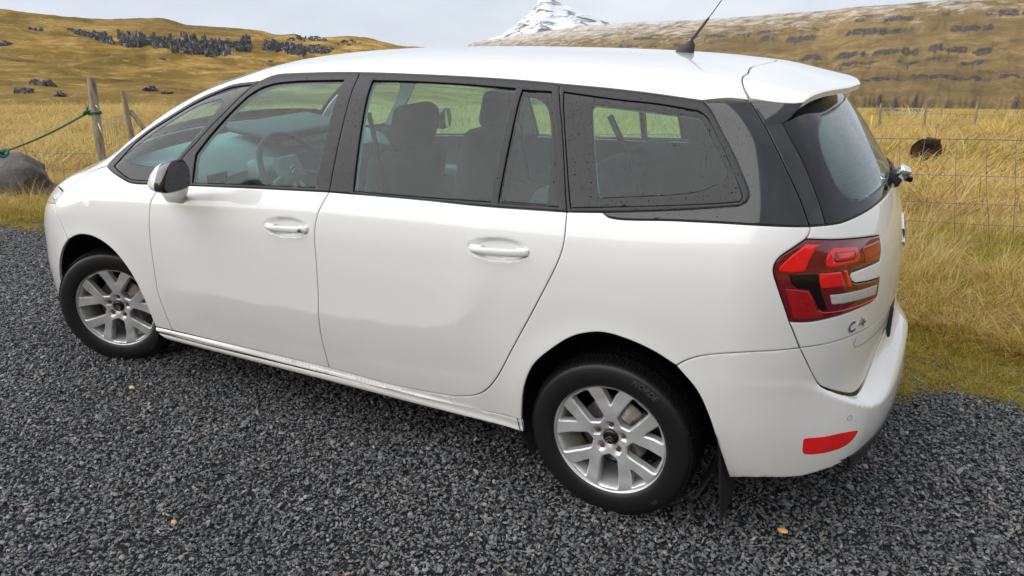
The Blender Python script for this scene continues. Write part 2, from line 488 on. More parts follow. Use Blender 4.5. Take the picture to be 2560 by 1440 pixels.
# outlines on that surface (metres): distance along the flank and round the tail, height
SEG = {
 'gapF': [(0.5794, 1.0396), (0.5616, 1.0084), (0.5318, 0.9646), (0.5199, 0.899), (0.5092, 0.7962), (0.501, 0.6551), (0.4882, 0.5068), (0.499, 0.4081), (0.5132, 0.2946)],
 'gapB': [(1.6015, 1.1068), (1.5662, 1.0349), (1.5499, 0.9759), (1.5454, 0.9181), (1.5467, 0.7993), (1.5415, 0.675), (1.5331, 0.583), (1.5206, 0.4703), (1.5217, 0.3082)],
 'gapC': [(2.6435, 1.1417), (2.6515, 1.052), (2.6379, 0.9839), (2.5651, 0.822), (2.4644, 0.624), (2.3795, 0.464), (2.3228, 0.3937), (2.2674, 0.3577), (2.1716, 0.3279)],
 'dbF': [(0.5132, 0.2946), (0.9734, 0.3005), (1.5217, 0.3082)],
 'dbR': [(1.5217, 0.3082), (1.9052, 0.3058), (2.1716, 0.3279)],
 'dbf0': [(0.4021, 0.2967), (0.5132, 0.2946)],
 'seamS': [(0.4087, 0.2642), (0.5708, 0.257), (1.1207, 0.2638), (1.7491, 0.2753), (2.2894, 0.2922), (2.4816, 0.3019)],
 'sillB': [(0.4695, 0.2237), (1.1075, 0.2284), (1.886, 0.2339), (2.4878, 0.2476)],
 'archR0': [(2.4878, 0.2476), (2.4816, 0.3019)],
 'archR1': [(2.4816, 0.3019), (2.486, 0.3441), (2.5061, 0.4662), (2.5489, 0.5697), (2.6235, 0.6528), (2.6993, 0.7146), (2.7612, 0.7418), (2.8206, 0.7533), (2.9101, 0.7431), (2.9951, 0.7173), (3.0658, 0.6813)],
 'archR2': [(3.0658, 0.6813), (3.1359, 0.6035), (3.1782, 0.5163), (3.2181, 0.4055), (3.2734, 0.2567)],
 'seamBump': [(3.0658, 0.6813), (3.1013, 0.7091), (3.1489, 0.7331), (3.258, 0.7652), (3.4126, 0.7837)],
 'gapH1': [(3.2848, 1.5116), (3.32, 1.454), (3.3536, 1.3799), (3.3842, 1.2984), (3.4046, 1.237), (3.4225, 1.1626)],
 'gapH2a': [(3.4225, 1.1626), (3.4255, 1.1546), (3.4177, 1.1393), (3.4081, 1.1285)],
 'gapH2b': [(3.4081, 1.1285), (3.3604, 1.0993), (3.3311, 1.0785), (3.3163, 1.0546), (3.3151, 1.0305), (3.3258, 0.9963), (3.3716, 0.8741)],
 'gapH3': [(3.3716, 0.8741), (3.4126, 0.7837)],
 'gapH4': [(3.4126, 0.7837), (3.4811, 0.6635), (3.5036, 0.6353), (3.5249, 0.6212), (3.6064, 0.58), (3.671, 0.5529), (3.7102, 0.5471), (3.7612, 0.5608), (3.8296, 0.6031)],
 'b0': [(0.1343, 1.0807), (0.2711, 1.0436), (0.3403, 1.0281), (0.3926, 1.0257), (0.5794, 1.0396)],
 'b1': [(0.5794, 1.0396), (1.1955, 1.0817), (1.6015, 1.1068)],
 'b2': [(1.6015, 1.1068), (2.0284, 1.1212), (2.3094, 1.1268), (2.5033, 1.1349), (2.6435, 1.1417)],
 'b3': [(2.6435, 1.1417), (2.7715, 1.1538)],
 'b4': [(2.7715, 1.1538), (2.7941, 1.1414), (3.0337, 1.1553), (3.2576, 1.1664), (3.4225, 1.1626)],
 'dfr': [(0.5794, 1.0396), (0.6417, 1.103), (0.6932, 1.161), (0.7734, 1.2388), (0.8428, 1.3091), (0.9098, 1.3712), (0.991, 1.4595), (1.0398, 1.5045)],
 'r1': [(0.1343, 1.0807), (0.1565, 1.1147), (0.3295, 1.2366), (0.5042, 1.3313), (0.6576, 1.4115), (0.8009, 1.465), (0.8465, 1.4801), (1.0398, 1.5045)],
 'r1_xy': [(0.1343, -0.8072), (0.1565, -0.7854), (0.3295, -0.7313), (0.5042, -0.6926), (0.6576, -0.6457), (0.8009, -0.6137), (0.8465, -0.6034), (1.0398, -0.6101)],
 'r2': [(1.0398, 1.5045), (1.0677, 1.5195), (1.1066, 1.5318), (1.2254, 1.542), (1.31, 1.5463), (1.5948, 1.5563)],
 'r2_xy': [(1.0398, -0.6101), (1.0677, -0.5923), (1.1066, -0.5788), (1.2254, -0.5812), (1.31, -0.5859), (1.5948, -0.5967)],
 'r3': [(1.5948, 1.5563), (1.8902, 1.5571), (2.1494, 1.5545), (2.3302, 1.5502), (2.5063, 1.5424)],
 'r3_xy': [(1.5948, -0.5967), (1.8902, -0.6044), (2.1494, -0.6082), (2.3302, -0.6123), (2.5063, -0.6181)],
 'r4': [(2.5063, 1.5424), (2.7155, 1.5324), (2.9845, 1.5144), (3.0854, 1.5074)],
 'r4_xy': [(2.5063, -0.6181), (2.7155, -0.6214), (2.9443, -0.6262), (3.0179, -0.6271)],
 'r5': [(3.0854, 1.5074), (3.2848, 1.5116)],
 'r5_xy': [(3.0179, -0.6271), (3.1606, -0.592)],
 'g1a': [(0.7895, 1.0662), (0.7842, 1.129), (0.7821, 1.1851)],
 'g1b': [(0.7821, 1.1851), (0.8015, 1.2103), (0.8553, 1.2747), (0.9213, 1.3454), (1.0133, 1.4367), (1.0737, 1.4759), (1.1471, 1.4977), (1.2657, 1.5114), (1.4074, 1.5194), (1.5381, 1.5253)],
 'g1c': [(1.5381, 1.5253), (1.5243, 1.1161)],
 'g1d': [(1.5243, 1.1161), (1.1918, 1.0942), (0.7895, 1.0662)],
 'gBu': [(1.5948, 1.5563), (1.6039, 1.5318), (1.6015, 1.1068)],
 'g2a': [(1.6879, 1.5286), (1.9104, 1.5312), (2.1033, 1.5289), (2.3414, 1.5219)],
 'g2b': [(2.3414, 1.5219), (2.3421, 1.1435)],
 'g2c': [(2.3421, 1.1435), (2.0261, 1.1302), (1.7218, 1.1212)],
 'g2d': [(1.7218, 1.1212), (1.6879, 1.5286)],
 'g3a': [(2.371, 1.5176), (2.4852, 1.5163)],
 'g3b': [(2.4852, 1.5163), (2.5513, 1.3607), (2.6091, 1.1547)],
 'g3c': [(2.6091, 1.1547), (2.3749, 1.1442)],
 'g3d': [(2.3749, 1.1442), (2.371, 1.5176)],
 'c3a': [(2.382, 1.4997), (2.4357, 1.4965), (2.4773, 1.4761), (2.4975, 1.4497), (2.5244, 1.3823), (2.5488, 1.2938), (2.5632, 1.1565)],
 'c3b': [(2.5632, 1.1565), (2.3787, 1.1485)],
 'c3c': [(2.3787, 1.1485), (2.382, 1.4997)],
 'gCu': [(2.5063, 1.5424), (2.5603, 1.4075), (2.6435, 1.1417)],
 'qf2': [(3.0854, 1.5074), (3.1226, 1.4819), (3.1733, 1.4145), (3.2111, 1.3561), (3.2353, 1.3031), (3.2518, 1.258), (3.2521, 1.2427), (3.2421, 1.2278), (3.2199, 1.2151)],
 'qf3': [(3.2199, 1.2151), (3.0616, 1.1902), (2.7715, 1.1538)],
 'qg1': [(2.5341, 1.5167), (2.7282, 1.501), (2.9181, 1.4903), (3.0714, 1.4769)],
 'qg2': [(3.0714, 1.4769), (3.1057, 1.4629), (3.1635, 1.3899), (3.2093, 1.3058), (3.2301, 1.2478), (3.2309, 1.238), (3.2225, 1.2285)],
 'qg3': [(3.2225, 1.2285), (3.1788, 1.2202), (2.9971, 1.1959), (2.7021, 1.1616), (2.6537, 1.1554)],
 'qg4': [(2.6537, 1.1554), (2.5341, 1.5167)],
 'qc': [(2.6576, 1.4847), (2.7667, 1.4779), (2.9252, 1.4678), (3.065, 1.4603), (3.0853, 1.4552), (3.1026, 1.4406), (3.1374, 1.392), (3.1776, 1.335), (3.1891, 1.3044), (3.1787, 1.2847), (3.1379, 1.2626), (3.0876, 1.2428), (3.0244, 1.2308), (2.7932, 1.2014), (2.7589, 1.197), (2.7458, 1.2044), (2.7207, 1.2679), (2.6725, 1.4134), (2.6539, 1.4732)],
 'wgl': [(3.4794, 1.1614), (3.4711, 1.209), (3.4573, 1.2768), (3.4372, 1.3492), (3.4149, 1.4016), (3.4002, 1.4449)],
 'wgb': [(3.4794, 1.1614), (3.5442, 1.1599), (3.6362, 1.164), (3.8106, 1.1716), (3.9876, 1.1749)],
 'wgs': [(3.4225, 1.1626), (3.4794, 1.1614)],
 'wcl': [(3.6697, 1.452), (3.5572, 1.3886), (3.545, 1.3526), (3.5601, 1.3085), (3.5669, 1.2673), (3.5862, 1.2413), (3.6208, 1.2208), (3.6612, 1.207), (3.7345, 1.2066), (3.8573, 1.2102)],
 'crease': [(3.4126, 0.7837), (3.495, 0.7851), (3.5993, 0.784), (3.7324, 0.7805), (3.8413, 0.7808)],
 'La': [(3.4081, 1.1285), (3.4714, 1.1211), (3.5732, 1.1087), (3.7695, 1.0829)],
 'Lb': [(3.7695, 1.0829), (3.7774, 1.0391), (3.7597, 1.0024)],
 'Lc': [(3.7597, 1.0024), (3.6446, 1.0054), (3.5793, 1.0054)],
 'Ld': [(3.5793, 1.0054), (3.5719, 0.9957), (3.5806, 0.9786), (3.5995, 0.9668)],
 'Le': [(3.5995, 0.9668), (3.6717, 0.9563), (3.7622, 0.9457)],
 'Lf': [(3.7622, 0.9457), (3.7577, 0.8803)],
 'Lg': [(3.7577, 0.8803), (3.7153, 0.8741), (3.6516, 0.8751), (3.5111, 0.8747), (3.4301, 0.8704), (3.3716, 0.8741)],
 'q0o': [(0.2075, 1.0887), (0.2987, 1.0552), (0.3448, 1.0429), (0.4114, 1.0418), (0.555, 1.0531)],
 'q0r': [(0.555, 1.0531), (0.6262, 1.1086), (0.6786, 1.1633), (0.7584, 1.2429), (0.8285, 1.3116), (0.8951, 1.3737), (0.9761, 1.4604), (1.0041, 1.4889)],
 'q0t': [(1.0041, 1.4889), (0.8592, 1.4695), (0.817, 1.4562), (0.6761, 1.4012), (0.5208, 1.3209), (0.3494, 1.2268), (0.2075, 1.0887)],
 'q0c': [(0.2361, 1.1236), (0.3698, 1.2097), (0.5369, 1.3069), (0.6959, 1.3859), (0.7819, 1.4105), (0.8549, 1.4224), (0.8659, 1.4132), (0.8265, 1.3484), (0.6549, 1.158), (0.6283, 1.1332), (0.5057, 1.109), (0.3791, 1.1074)],
 'archF': [(0.4021, 0.2967), (0.3866, 0.422), (0.3467, 0.5458), (0.2786, 0.6388), (0.1979, 0.7001), (0.0972, 0.7342), (0.0074, 0.739), (-0.0665, 0.7247), (-0.1489, 0.6895)],
 'archF2': [(-0.1489, 0.6895), (-0.2203, 0.6239), (-0.2909, 0.5319), (-0.3313, 0.4492)],
 'bumpb': [(3.2731, 0.2575), (3.3628, 0.2795), (3.4845, 0.2884), (3.5728, 0.3091), (3.6294, 0.3255)],
 'refl': [(3.4636, 0.4438), (3.4678, 0.4497), (3.531, 0.4523), (3.5974, 0.4572), (3.6545, 0.449), (3.6489, 0.4287), (3.6207, 0.3995), (3.5566, 0.3815), (3.481, 0.3826), (3.4706, 0.3917)],
 'spl_xy': [(3.1606, -0.592), (3.1298, -0.5444), (3.1098, -0.4884), (3.1057, -0.4523), (3.1098, -0.4154), (3.0999, -0.2759), (3.1156, -0.1661), (3.1319, -0.0263)],
 'L_glowA': [(3.4059, 1.1126), (3.4646, 1.108), (3.4384, 1.1012), (3.4173, 1.0701), (3.4033, 1.0339), (3.365, 1.0306), (3.328, 1.0356), (3.3297, 1.0477), (3.3638, 1.083)],
 'L_ringO': [(3.4958, 1.0939), (3.6039, 1.0794), (3.6209, 1.0579), (3.6145, 1.032), (3.5408, 1.0343), (3.4808, 1.0364), (3.4694, 1.0451), (3.4695, 1.0618), (3.477, 1.0775)],
 'L_ringI': [(3.5027, 1.0812), (3.5982, 1.0708), (3.6025, 1.0517), (3.5913, 1.0429), (3.5076, 1.0484), (3.4954, 1.0561)],
 'L_core': [(3.5134, 1.075), (3.5852, 1.0684), (3.588, 1.0546), (3.5815, 1.0497), (3.5124, 1.0536)],
 'L_cells': [(3.6374, 1.073), (3.7601, 1.0696), (3.7666, 1.0414), (3.7529, 1.0093), (3.6492, 1.0184)],
 'L_black': [(3.3561, 1.0271), (3.4445, 1.0259), (3.4522, 1.003), (3.4567, 0.9738), (3.4866, 0.903), (3.4673, 0.9032), (3.4499, 0.9172), (3.4312, 0.9562), (3.4186, 0.9761), (3.3839, 0.9819), (3.367, 0.9949)],
 'L_box': [(3.4485, 1.0231), (3.5257, 1.0185), (3.5471, 0.9705), (3.4565, 0.9763), (3.4485, 0.9996)],
 'L_low': [(3.3488, 0.9815), (3.3842, 0.9781), (3.4166, 0.9713), (3.4305, 0.9487), (3.4483, 0.9082), (3.4684, 0.8938), (3.477, 0.8806), (3.4288, 0.8812), (3.382, 0.8843)],
 'L_clearr': [(3.4885, 0.9519), (3.738, 0.9289), (3.7334, 0.8956), (3.5081, 0.9177), (3.4973, 0.9209)],
 'L_line': [(3.4537, 0.9063), (3.4679, 0.8978), (3.5038, 0.8934), (3.5645, 0.8896), (3.6664, 0.8849), (3.7405, 0.8824)],
 'L_rung': [(3.5358, 1.0204), (3.5539, 1.0181), (3.5799, 0.9596), (3.5606, 0.9613)],
}

# ------------------------------------------------------------------ the car: panels cut from one smooth body surface
AC = X1 + RS * math.pi / 2          # wrap coordinate of the middle of the tail
AF = X0 - RS * math.pi / 2          # and of the nose

def wrapx(a, z, fn=F):
    a = np.asarray(a, float)
    fl = a > AC; a1 = np.where(fl, 2 * AC - a, a)
    fl2 = a1 < AF; a1 = np.where(fl2, 2 * AF - a1, a1)
    P = wrap(a1, z, fn)
    P[:, 1] *= np.where(fl ^ fl2, -1, 1)
    return P

def mapW(uv): return wrapx(uv[:, 0], uv[:, 1], F)
def mapB(uv): return wrapx(uv[:, 0], uv[:, 1], Fb)
def mapO(uv): return over(uv[:, 0], uv[:, 1], F)

def spoiler_top(x, y):
    return top(x, y) - .022 * sst(3.12, 3.40, x) + .016 * sst(.15, .6, np.abs(y)) * sst(3.15, 3.4, x)
def Fs(x, y, z):
    return smax(np.abs(y) - (side(np.minimum(x, 3.3), z) - .25 * np.maximum(x - 3.3, 0)), (z - spoiler_top(x, y)), .12)
def mapS(uv): return over(uv[:, 0], uv[:, 1], Fs)

HANDLES = [(1.39, .945, .136, .043), (2.402, .988, .136, .043)]
def dimple(x, z):
    d = 0
    for hx, hz, hw, hh in HANDLES:
        t = ((x - hx) / hw) ** 2 + ((z - hz - .06 * (x - hx)) / hh) ** 2
        d = d + .017 * (1 - sst(.35, 1.0, t))
    return d
def mapDoor(uv):
    P = wrapx(uv[:, 0], uv[:, 1], F)
    P[:, 1] += np.sign(-P[:, 1]) * dimple(uv[:, 0], uv[:, 1])
    return P
def mapSill(uv):
    P = wrapx(uv[:, 0], uv[:, 1], F)
    t = np.clip((uv[:, 1] - .226) / .045, 0, 1.2)
    P[:, 1] -= .010 * np.sin(np.pi * np.clip(t, 0, 1)) ** .8
    return P
def mapQuarter(uv):     # the body's own sill ridge runs on under the doors
    P = wrapx(uv[:, 0], uv[:, 1], F)
    t = np.clip((uv[:, 1] - .262) / .036, 0, 1)
    w = sst(2.45, 2.25, uv[:, 0])
    P[:, 1] -= .011 * w * np.sin(np.pi * t) ** 2
    return P

def spline(pts, step=.02):
    P = np.array(pts, float)
    if len(P) == 2:
        n = max(1, int(np.ceil(np.linalg.norm(P[1] - P[0]) / step)))
        return P[0] + (P[1] - P[0]) * np.linspace(0, 1, n + 1)[:, None]
    out = []
    E0 = np.vstack([2 * P[0] - P[1], P, 2 * P[-1] - P[-2]])
    for i in range(1, len(E0) - 2):
        p0, p1, p2, p3 = E0[i - 1], E0[i], E0[i + 1], E0[i + 2]
        t0 = 0; t1 = t0 + max(1e-4, np.linalg.norm(p1 - p0)) ** .5; t2 = t1 + max(1e-4, np.linalg.norm(p2 - p1)) ** .5; t3 = t2 + max(1e-4, np.linalg.norm(p3 - p2)) ** .5
        n = max(1, int(np.ceil(np.linalg.norm(p2 - p1) / step)))
        t = np.linspace(t1, t2, n + 1)[:-1, None]
        a1 = (t1 - t) / (t1 - t0) * p0 + (t - t0) / (t1 - t0) * p1
        a2 = (t2 - t) / (t2 - t1) * p1 + (t - t1) / (t2 - t1) * p2
        a3 = (t3 - t) / (t3 - t2) * p2 + (t - t2) / (t3 - t2) * p3
        b1 = (t2 - t) / (t2 - t0) * a1 + (t - t0) / (t2 - t0) * a2
        b2 = (t3 - t) / (t3 - t1) * a2 + (t - t1) / (t3 - t1) * a3
        out.append((t2 - t) / (t2 - t1) * b1 + (t - t1) / (t2 - t1) * b2)
    out.append(P[-1:])
    return np.vstack(out)

def loop(parts, step=.02):
    """closed outline from named curves ('-name' runs backwards), point lists, or single points joined by straight lines"""
    chain = []
    for p in parts:
        if isinstance(p, str):
            s = spline(SEG[p.lstrip('-')], step)
            if p[0] == '-': s = s[::-1]
        else:
            s = spline(p, step) if len(p) > 1 else np.array(p, float)
        if chain:
            last = chain[-1][-1]
            g = np.linalg.norm(s[0] - last)
            if g > 1.5 * step: chain.append(spline([last, s[0]], step)[1:-1])
        chain.append(s)
    P = np.vstack(chain)
    g = np.linalg.norm(P[0] - P[-1])
    if g > 1.5 * step: P = np.vstack([P, spline([P[-1], P[0]], step)[1:-1]])
    keep = [0]
    for i in range(1, len(P)):
        if np.linalg.norm(P[i] - P[keep[-1]]) > .0012: keep.append(i)
    if np.linalg.norm(P[keep[-1]] - P[0]) < .0012: keep.pop()
    return P[keep]

def area(P):
    return .5 * np.sum(P[:, 0] * np.roll(P[:, 1], -1) - np.roll(P[:, 0], -1) * P[:, 1])

def offset(P, d):
    """shift a counter-clockwise outline inwards by d"""
    e = np.roll(P, -1, 0) - P
    e /= np.linalg.norm(e, axis=1)[:, None] + 1e-12
    n = np.stack([-e[:, 1], e[:, 0]], 1)
    m = n + np.roll(n, 1, 0)
    l = np.linalg.norm(m, axis=1)[:, None]
    m = m / np.maximum(l, 1e-6)
    c = np.sum(m * n, 1)[:, None]
    return P + m * d / np.maximum(c, .45)

def inside(Q, P):
    x, y = Q[:, 0:1], Q[:, 1:2]
    x0, y0 = P[:, 0], P[:, 1]; x1, y1 = np.roll(x0, -1), np.roll(y0, -1)
    c = ((y0 > y) != (y1 > y)) & (x < (x1 - x0) * (y - y0) / (y1 - y0 + 1e-15) + x0)
    return (c.sum(1) % 2) == 1

def dist_to(Q, P):
    out = np.full(len(Q), 9.0)
    for k in range(0, len(P), 400):
        d = np.linalg.norm(Q[:, None] - P[None, k:k + 400], axis=2).min(1)
        out = np.minimum(out, d)
    return out

def panel(name, mt, outer, parent, fn=mapW, holes=(), res=.035, gap=.0022, depth=.014, sink=0.0, mirror=False, roll=.0016, fine=None, back=False):
    """a sheet cut from the body surface along an outline, its rim rolled and turned in. Returns the object(s): left and, if asked, right."""
    loops = []
    O = outer if area(outer) > 0 else outer[::-1]
    loops.append(offset(O, gap))
    for h in holes:
        h = h if area(h) < 0 else h[::-1]
        loops.append(offset(h, gap))
    rim = [offset(l, .0055) for l in loops]
    allb = np.vstack(loops)
    lo, hi = allb.min(0), allb.max(0)
    gx = np.arange(lo[0], hi[0] + res, res); gy = np.arange(lo[1], hi[1] + res, res * .866)
    G = np.array([(x + (res / 2 if j % 2 else 0), y) for j, y in enumerate(gy) for x in gx])
    if fine is not None:
        G2 = []
        for (cx, cy, rx, ry, st) in fine:
            if not (lo[0] < cx < hi[0]): continue
            G = G[(np.abs(G[:, 0] - cx) > rx) | (np.abs(G[:, 1] - cy) > ry)]
            G2 += [(x, y) for x in np.arange(cx - rx, cx + rx, st) for y in np.arange(cy - ry, cy + ry, st)]
        if G2: G = np.vstack([G, np.array(G2)])
    allr = np.vstack(rim)
    def in_region(Q, ls):
        k = inside(Q, ls[0])
        for l in ls[1:]: k &= ~inside(Q, l)
        return k
    G = G[in_region(G, loops)]
    if len(G): G = G[dist_to(G, allb) > min(.012, res * .5)]
    rimk = allr[in_region(allr, loops)]
    if len(rimk): rimk = rimk[dist_to(rimk, allb) > .004]
    V2 = [tuple(p) for l in loops for p in l]
    nb = len(V2)
    edges = []; s = 0
    for l in loops:
        k = len(l)
        edges += [(s + i, s + (i + 1) % k) for i in range(k)]; s += k
    inner = np.vstack([rimk, G]) if len(G) else rimk
    V2 += [tuple(p) for p in inner]
    r = geometry.delaunay_2d_cdt([Vector(v) for v in V2], edges, [], 0, 1e-7)
    UV = np.array([tuple(v) for v in r[0]]); T = np.array([tuple(t) for t in r[2]])
    orig = r[3]
    cen = UV[T].mean(1)
    T = T[in_region(cen, loops)]
    isb = np.array([any(q < nb for q in o) for o in orig])
    def pos_n(uv):
        P = fn(uv); e = .004
        du = fn(uv + [e, 0]) - fn(uv - [e, 0]); dv = fn(uv + [0, e]) - fn(uv - [0, e])
        n = np.cross(du, dv); n /= np.linalg.norm(n, axis=1)[:, None] + 1e-12
        return P, n
    P, N = pos_n(UV)
    # orient: normals point away from the car's core
    core = np.stack([np.clip(P[:, 0], .3, 2.6), 0 * P[:, 0], np.full(len(P), .75)], 1)
    flip = np.sum(N * (P - core), 1).mean() < 0
    if flip: N = -N
    P = P - N * sink
    tri = UV[T]
    a2 = (tri[:, 1, 0] - tri[:, 0, 0]) * (tri[:, 2, 1] - tri[:, 0, 1]) - (tri[:, 2, 0] - tri[:, 0, 0]) * (tri[:, 1, 1] - tri[:, 0, 1])
    T = np.where((a2 > 0)[:, None], T, T[:, ::-1])
    if flip: T = T[:, ::-1]
    # outward direction in the surface at the rim
    Nn = N.copy(); Pt = P.copy()
    first = {}
    for i, o in enumerate(orig):
        for q in o:
            if q < nb: first[q] = i
    skV = []; skN = []; skF = []
    base = len(P); s = 0
    for l in loops:
        k = len(l); ids = [first[s + i] for i in range(k)]; s += k
        L3 = P[ids]
        tdir = np.roll(L3, -1, 0) - np.roll(L3, 1, 0)
        tdir /= np.linalg.norm(tdir, axis=1)[:, None] + 1e-12
        od = np.cross(tdir, N[ids])
        if flip: od = -od
        Pt[ids] = P[ids] - N[ids] * roll
        q = N[ids] + od * .35; Nn[ids] = q / np.linalg.norm(q, axis=1)[:, None]
        b0 = base + len(skV)
        skV += list(Pt[ids]) + list(P[ids] - N[ids] * depth - od * .001)
        skN += list(od) + list(od)
        for i in range(k):
            j = (i + 1) % k
            f = (b0 + i, b0 + j, b0 + k + j, b0 + k + i)
            skF.append(f if flip else f[::-1])
    V = np.vstack([Pt, np.array(skV)]); NN = np.vstack([Nn, np.array(skN)])
    faces = [tuple(int(x) for x in t) for t in T] + skF
    if back:
        nb0 = len(V)
        V = np.vstack([V, P - N * depth]); NN = np.vstack([NN, -N])
        faces += [tuple(int(x) + nb0 for x in t[::-1]) for t in T]
    res_o = [mesh_obj(name, V, faces, mt, parent, True, NN)]
    if mirror:
        Vm = V * [1, -1, 1]; Nm = NN * [1, -1, 1]
        res_o.append(mesh_obj(name, Vm, [f[::-1] for f in faces], mt, parent, True, Nm))
    return res_o

def both(chain):
    """outline that is symmetric across the tail: chain runs from the top middle down the left to the bottom middle"""
    R = chain.copy(); R[:, 0] = 2 * AC - R[:, 0]
    return np.vstack([chain, R[::-1][1:-1]])
def chain(parts, step=.02):
    c = []
    for p in parts:
        if isinstance(p, str):
            s = spline(SEG[p.lstrip('-')], step)
            if p[0] == '-': s = s[::-1]
        else: s = spline(p, step) if len(p) > 1 else np.array(p, float)
        if c and np.linalg.norm(s[0] - c[-1][-1]) > 1.5 * step: c.append(spline([c[-1][-1], s[0]], step)[1:-1])
        c.append(s)
    P = np.vstack(c); keep = [0]
    for i in range(1, len(P)):
        if np.linalg.norm(P[i] - P[keep[-1]]) > .0012: keep.append(i)
    return P[keep]
def bothy(pts):
    """the same for outlines seen from above (x, y), left side first"""
    P = np.array(pts, float); R = P.copy(); R[:, 1] *= -1
    return np.vstack([P, R[::-1]])

car = empty('parked_car', (0, 0, 0))
tag(car, 'white people carrier with black window trim and beaded rain, parked on the dark gravel', 'car')

# --- white body panels
HOODL = [(-.225, .926), (-.16, .975), (-.07, 1.025), (.03, 1.055), (.134, 1.081)]
fender = loop(['b0', 'gapF', '-dbf0', 'archF', [(-.149, .69), (-.2, .77), (-.261, .861)], [(-.261, .861), (-.214, .92)], HOODL])
panel('front_wing', M_PAINT, fender, car, mirror=True)
panel('front_door', M_PAINT, loop(['b1', 'gapB', '-dbF', '-gapF']), car, fn=mapDoor, mirror=True, res=.02, fine=[(1.39, .945, .15, .06, .008)])
panel('rear_door', M_PAINT, loop(['b2', 'gapC', '-dbR', '-gapB']), car, fn=mapDoor, mirror=True, res=.02, fine=[(2.402, .988, .15, .06, .008)])
quarter = loop(['b3', 'b4', 'gapH2a', 'gapH2b', 'gapH3', '-seamBump', '-archR1', '-seamS', 'dbf0', 'dbF', 'dbR', '-gapC'])
panel('rear_quarter_panel', M_PAINT, quarter, car, fn=mapQuarter, mirror=True, res=.03, fine=[(1.46, .29, 1.10, .045, .0095)])
panel('sill_cover', M_PAINT, loop(['seamS', '-archR0', '-sillB']), car, fn=mapSill, mirror=True, res=.02)
bump_c = chain(['-gapH4'], .02)
bc = chain([[(AC, .700), (4.10, .696), (3.957, .682), (3.885, .648)], '-gapH4', '-seamBump', 'archR2', 'bumpb', [(3.619, .335), (3.78, .352), (4.0, .360), (AC, .362)]])
panel('rear_bumper', M_PAINT, both(bc), car, fn=mapB, res=.013)
vc = chain([[(AC, .366), (4.0, .364), (3.78, .356), (3.640, .344)], [(3.640, .344), (3.70, .25), (3.80, .215), (AC, .20)]])
panel('bumper_valance', M_PLASTIC, both(vc), car, fn=lambda uv: wrapx(uv[:, 0], uv[:, 1], lambda x, y, z: Fb(x - .006, y, z)), res=.04)

# front end (its face is turned away from the camera)
def bothf(c):
    R = c.copy(); R[:, 0] = 2 * AF - R[:, 0]
    return np.vstack([c, R[::-1][1:-1]])
fb = chain([[(AF, .78), (-1.0, .80), (-.60, .815), (-.303, .856)], [(-.303, .856), (-.262, .861)], [(-.262, .861), (-.2, .77), (-.149, .69)], 'archF2', [(-.331, .449), (-.37, .33), (-.38, .27)], [(-.38, .27), (-.8, .25), (AF, .25)]])
panel('front_bumper', M_PAINT, bothf(fb), car, res=.04)
fg = chain([[(AF, .62), (-1.0, .62), (-.9, .60)], [(-.9, .60), (-.92, .40), (-.98, .36)], [(-.98, .36), (AF, .35)]])
panel('front_grille', M_PLASTIC, bothf(fg), car, res=.04, sink=-.004)
hlp = np.array([(-.261, .861), (-.214, .918), (-.225, .926), (-.34, .930), (-.62, .90), (-.95, .87), (-1.0, .83), (-.60, .817), (-.31, .852)])
hl = panel('headlight', M_CLEAR, loop([[tuple(p) for p in hlp[:3]], [tuple(p) for p in hlp[2:6]], [tuple(p) for p in hlp[5:7]], [tuple(p) for p in hlp[6:]]]), car, mirror=True, res=.03, sink=.002)
for q, h in enumerate(hl):
    p = loop([[(-.285, .868), (-.235, .914), (-.30, .917), (-.345, .880)]])
    o = panel('lamp_reflector', M_CHROME, p, h, res=.02, sink=-.001, gap=.006, mirror=True)
    bpy.data.objects.remove(o[1 - q]); LOCAL[:] = [x for x in LOCAL]

hood3 = mapW(np.array(spline(HOODL, .02)))
hood = [(-.86, 0.0), (-.84, -.30), (-.78, -.52), (-.66, -.66)] 
hb = np.vstack([spline(hood, .02), spline([(-.66, -.66), tuple(hood3[0][:2])], .02)[1:-1], hood3[:, :2], spline([(.118, -.772), (.05, -.52), (-.01, -.25), (-.03, 0.0)], .02)])
panel('bonnet', M_PAINT, bothy(hb[:-1])[1:], car, fn=mapO, res=.035)

# roof with both windscreen pillars
WS_SIDE = [(.118, -.765), (.30, -.682), (.50, -.628), (.66, -.588), (.80, -.560), (.90, -.535), (.955, -.49)]
WS_HEAD = [(.955, -.49), (.985, -.25), (.99, 0.0)]
ro = np.vstack([spline(SEG['r1_xy'], .02), spline(SEG['r2_xy'], .02)[1:], spline(SEG['r3_xy'], .02)[1:], spline(SEG['r4_xy'], .02)[1:], spline(SEG['r5_xy'], .02)[1:],
                spline([(3.161, -.592), (3.130, -.544), (3.112, -.488), (3.107, -.44), (3.112, -.40)], .02)[1:],
                spline([(3.112, -.40), (3.098, -.28), (3.116, -.166), (3.128, 0.0)], .02)[1:-1]])
ro_r = ro[::-1] * [1, -1]
ws = np.vstack([spline(WS_SIDE, .02), spline(WS_HEAD, .02)[1:-1]])
roof_outline = np.vstack([ro, [(3.128, 0.0)], ro_r, ws * [1, -1], [(.99, 0.0)], ws[::-1]])
panel('roof', M_PAINT, roof_outline, car, fn=mapO, res=.03)
wso = np.vstack([ws, [(.99, 0.0)], ws[::-1] * [1, -1], spline([(.118, .765), (.05, .52), (-.01, .25), (-.03, 0.0)], .02)[1:-1], [(-.03, 0.0)], spline([(.118, .765), (.05, .52), (-.01, .25), (-.03, 0.0)], .02)[1:-1][::-1] * [1, -1]])
wsc = np.vstack([spline([(.20, -.69), (.50, -.585), (.80, -.515), (.90, -.47)], .03), spline([(.90, -.47), (.93, -.2), (.935, 0.0)], .03)[1:]])
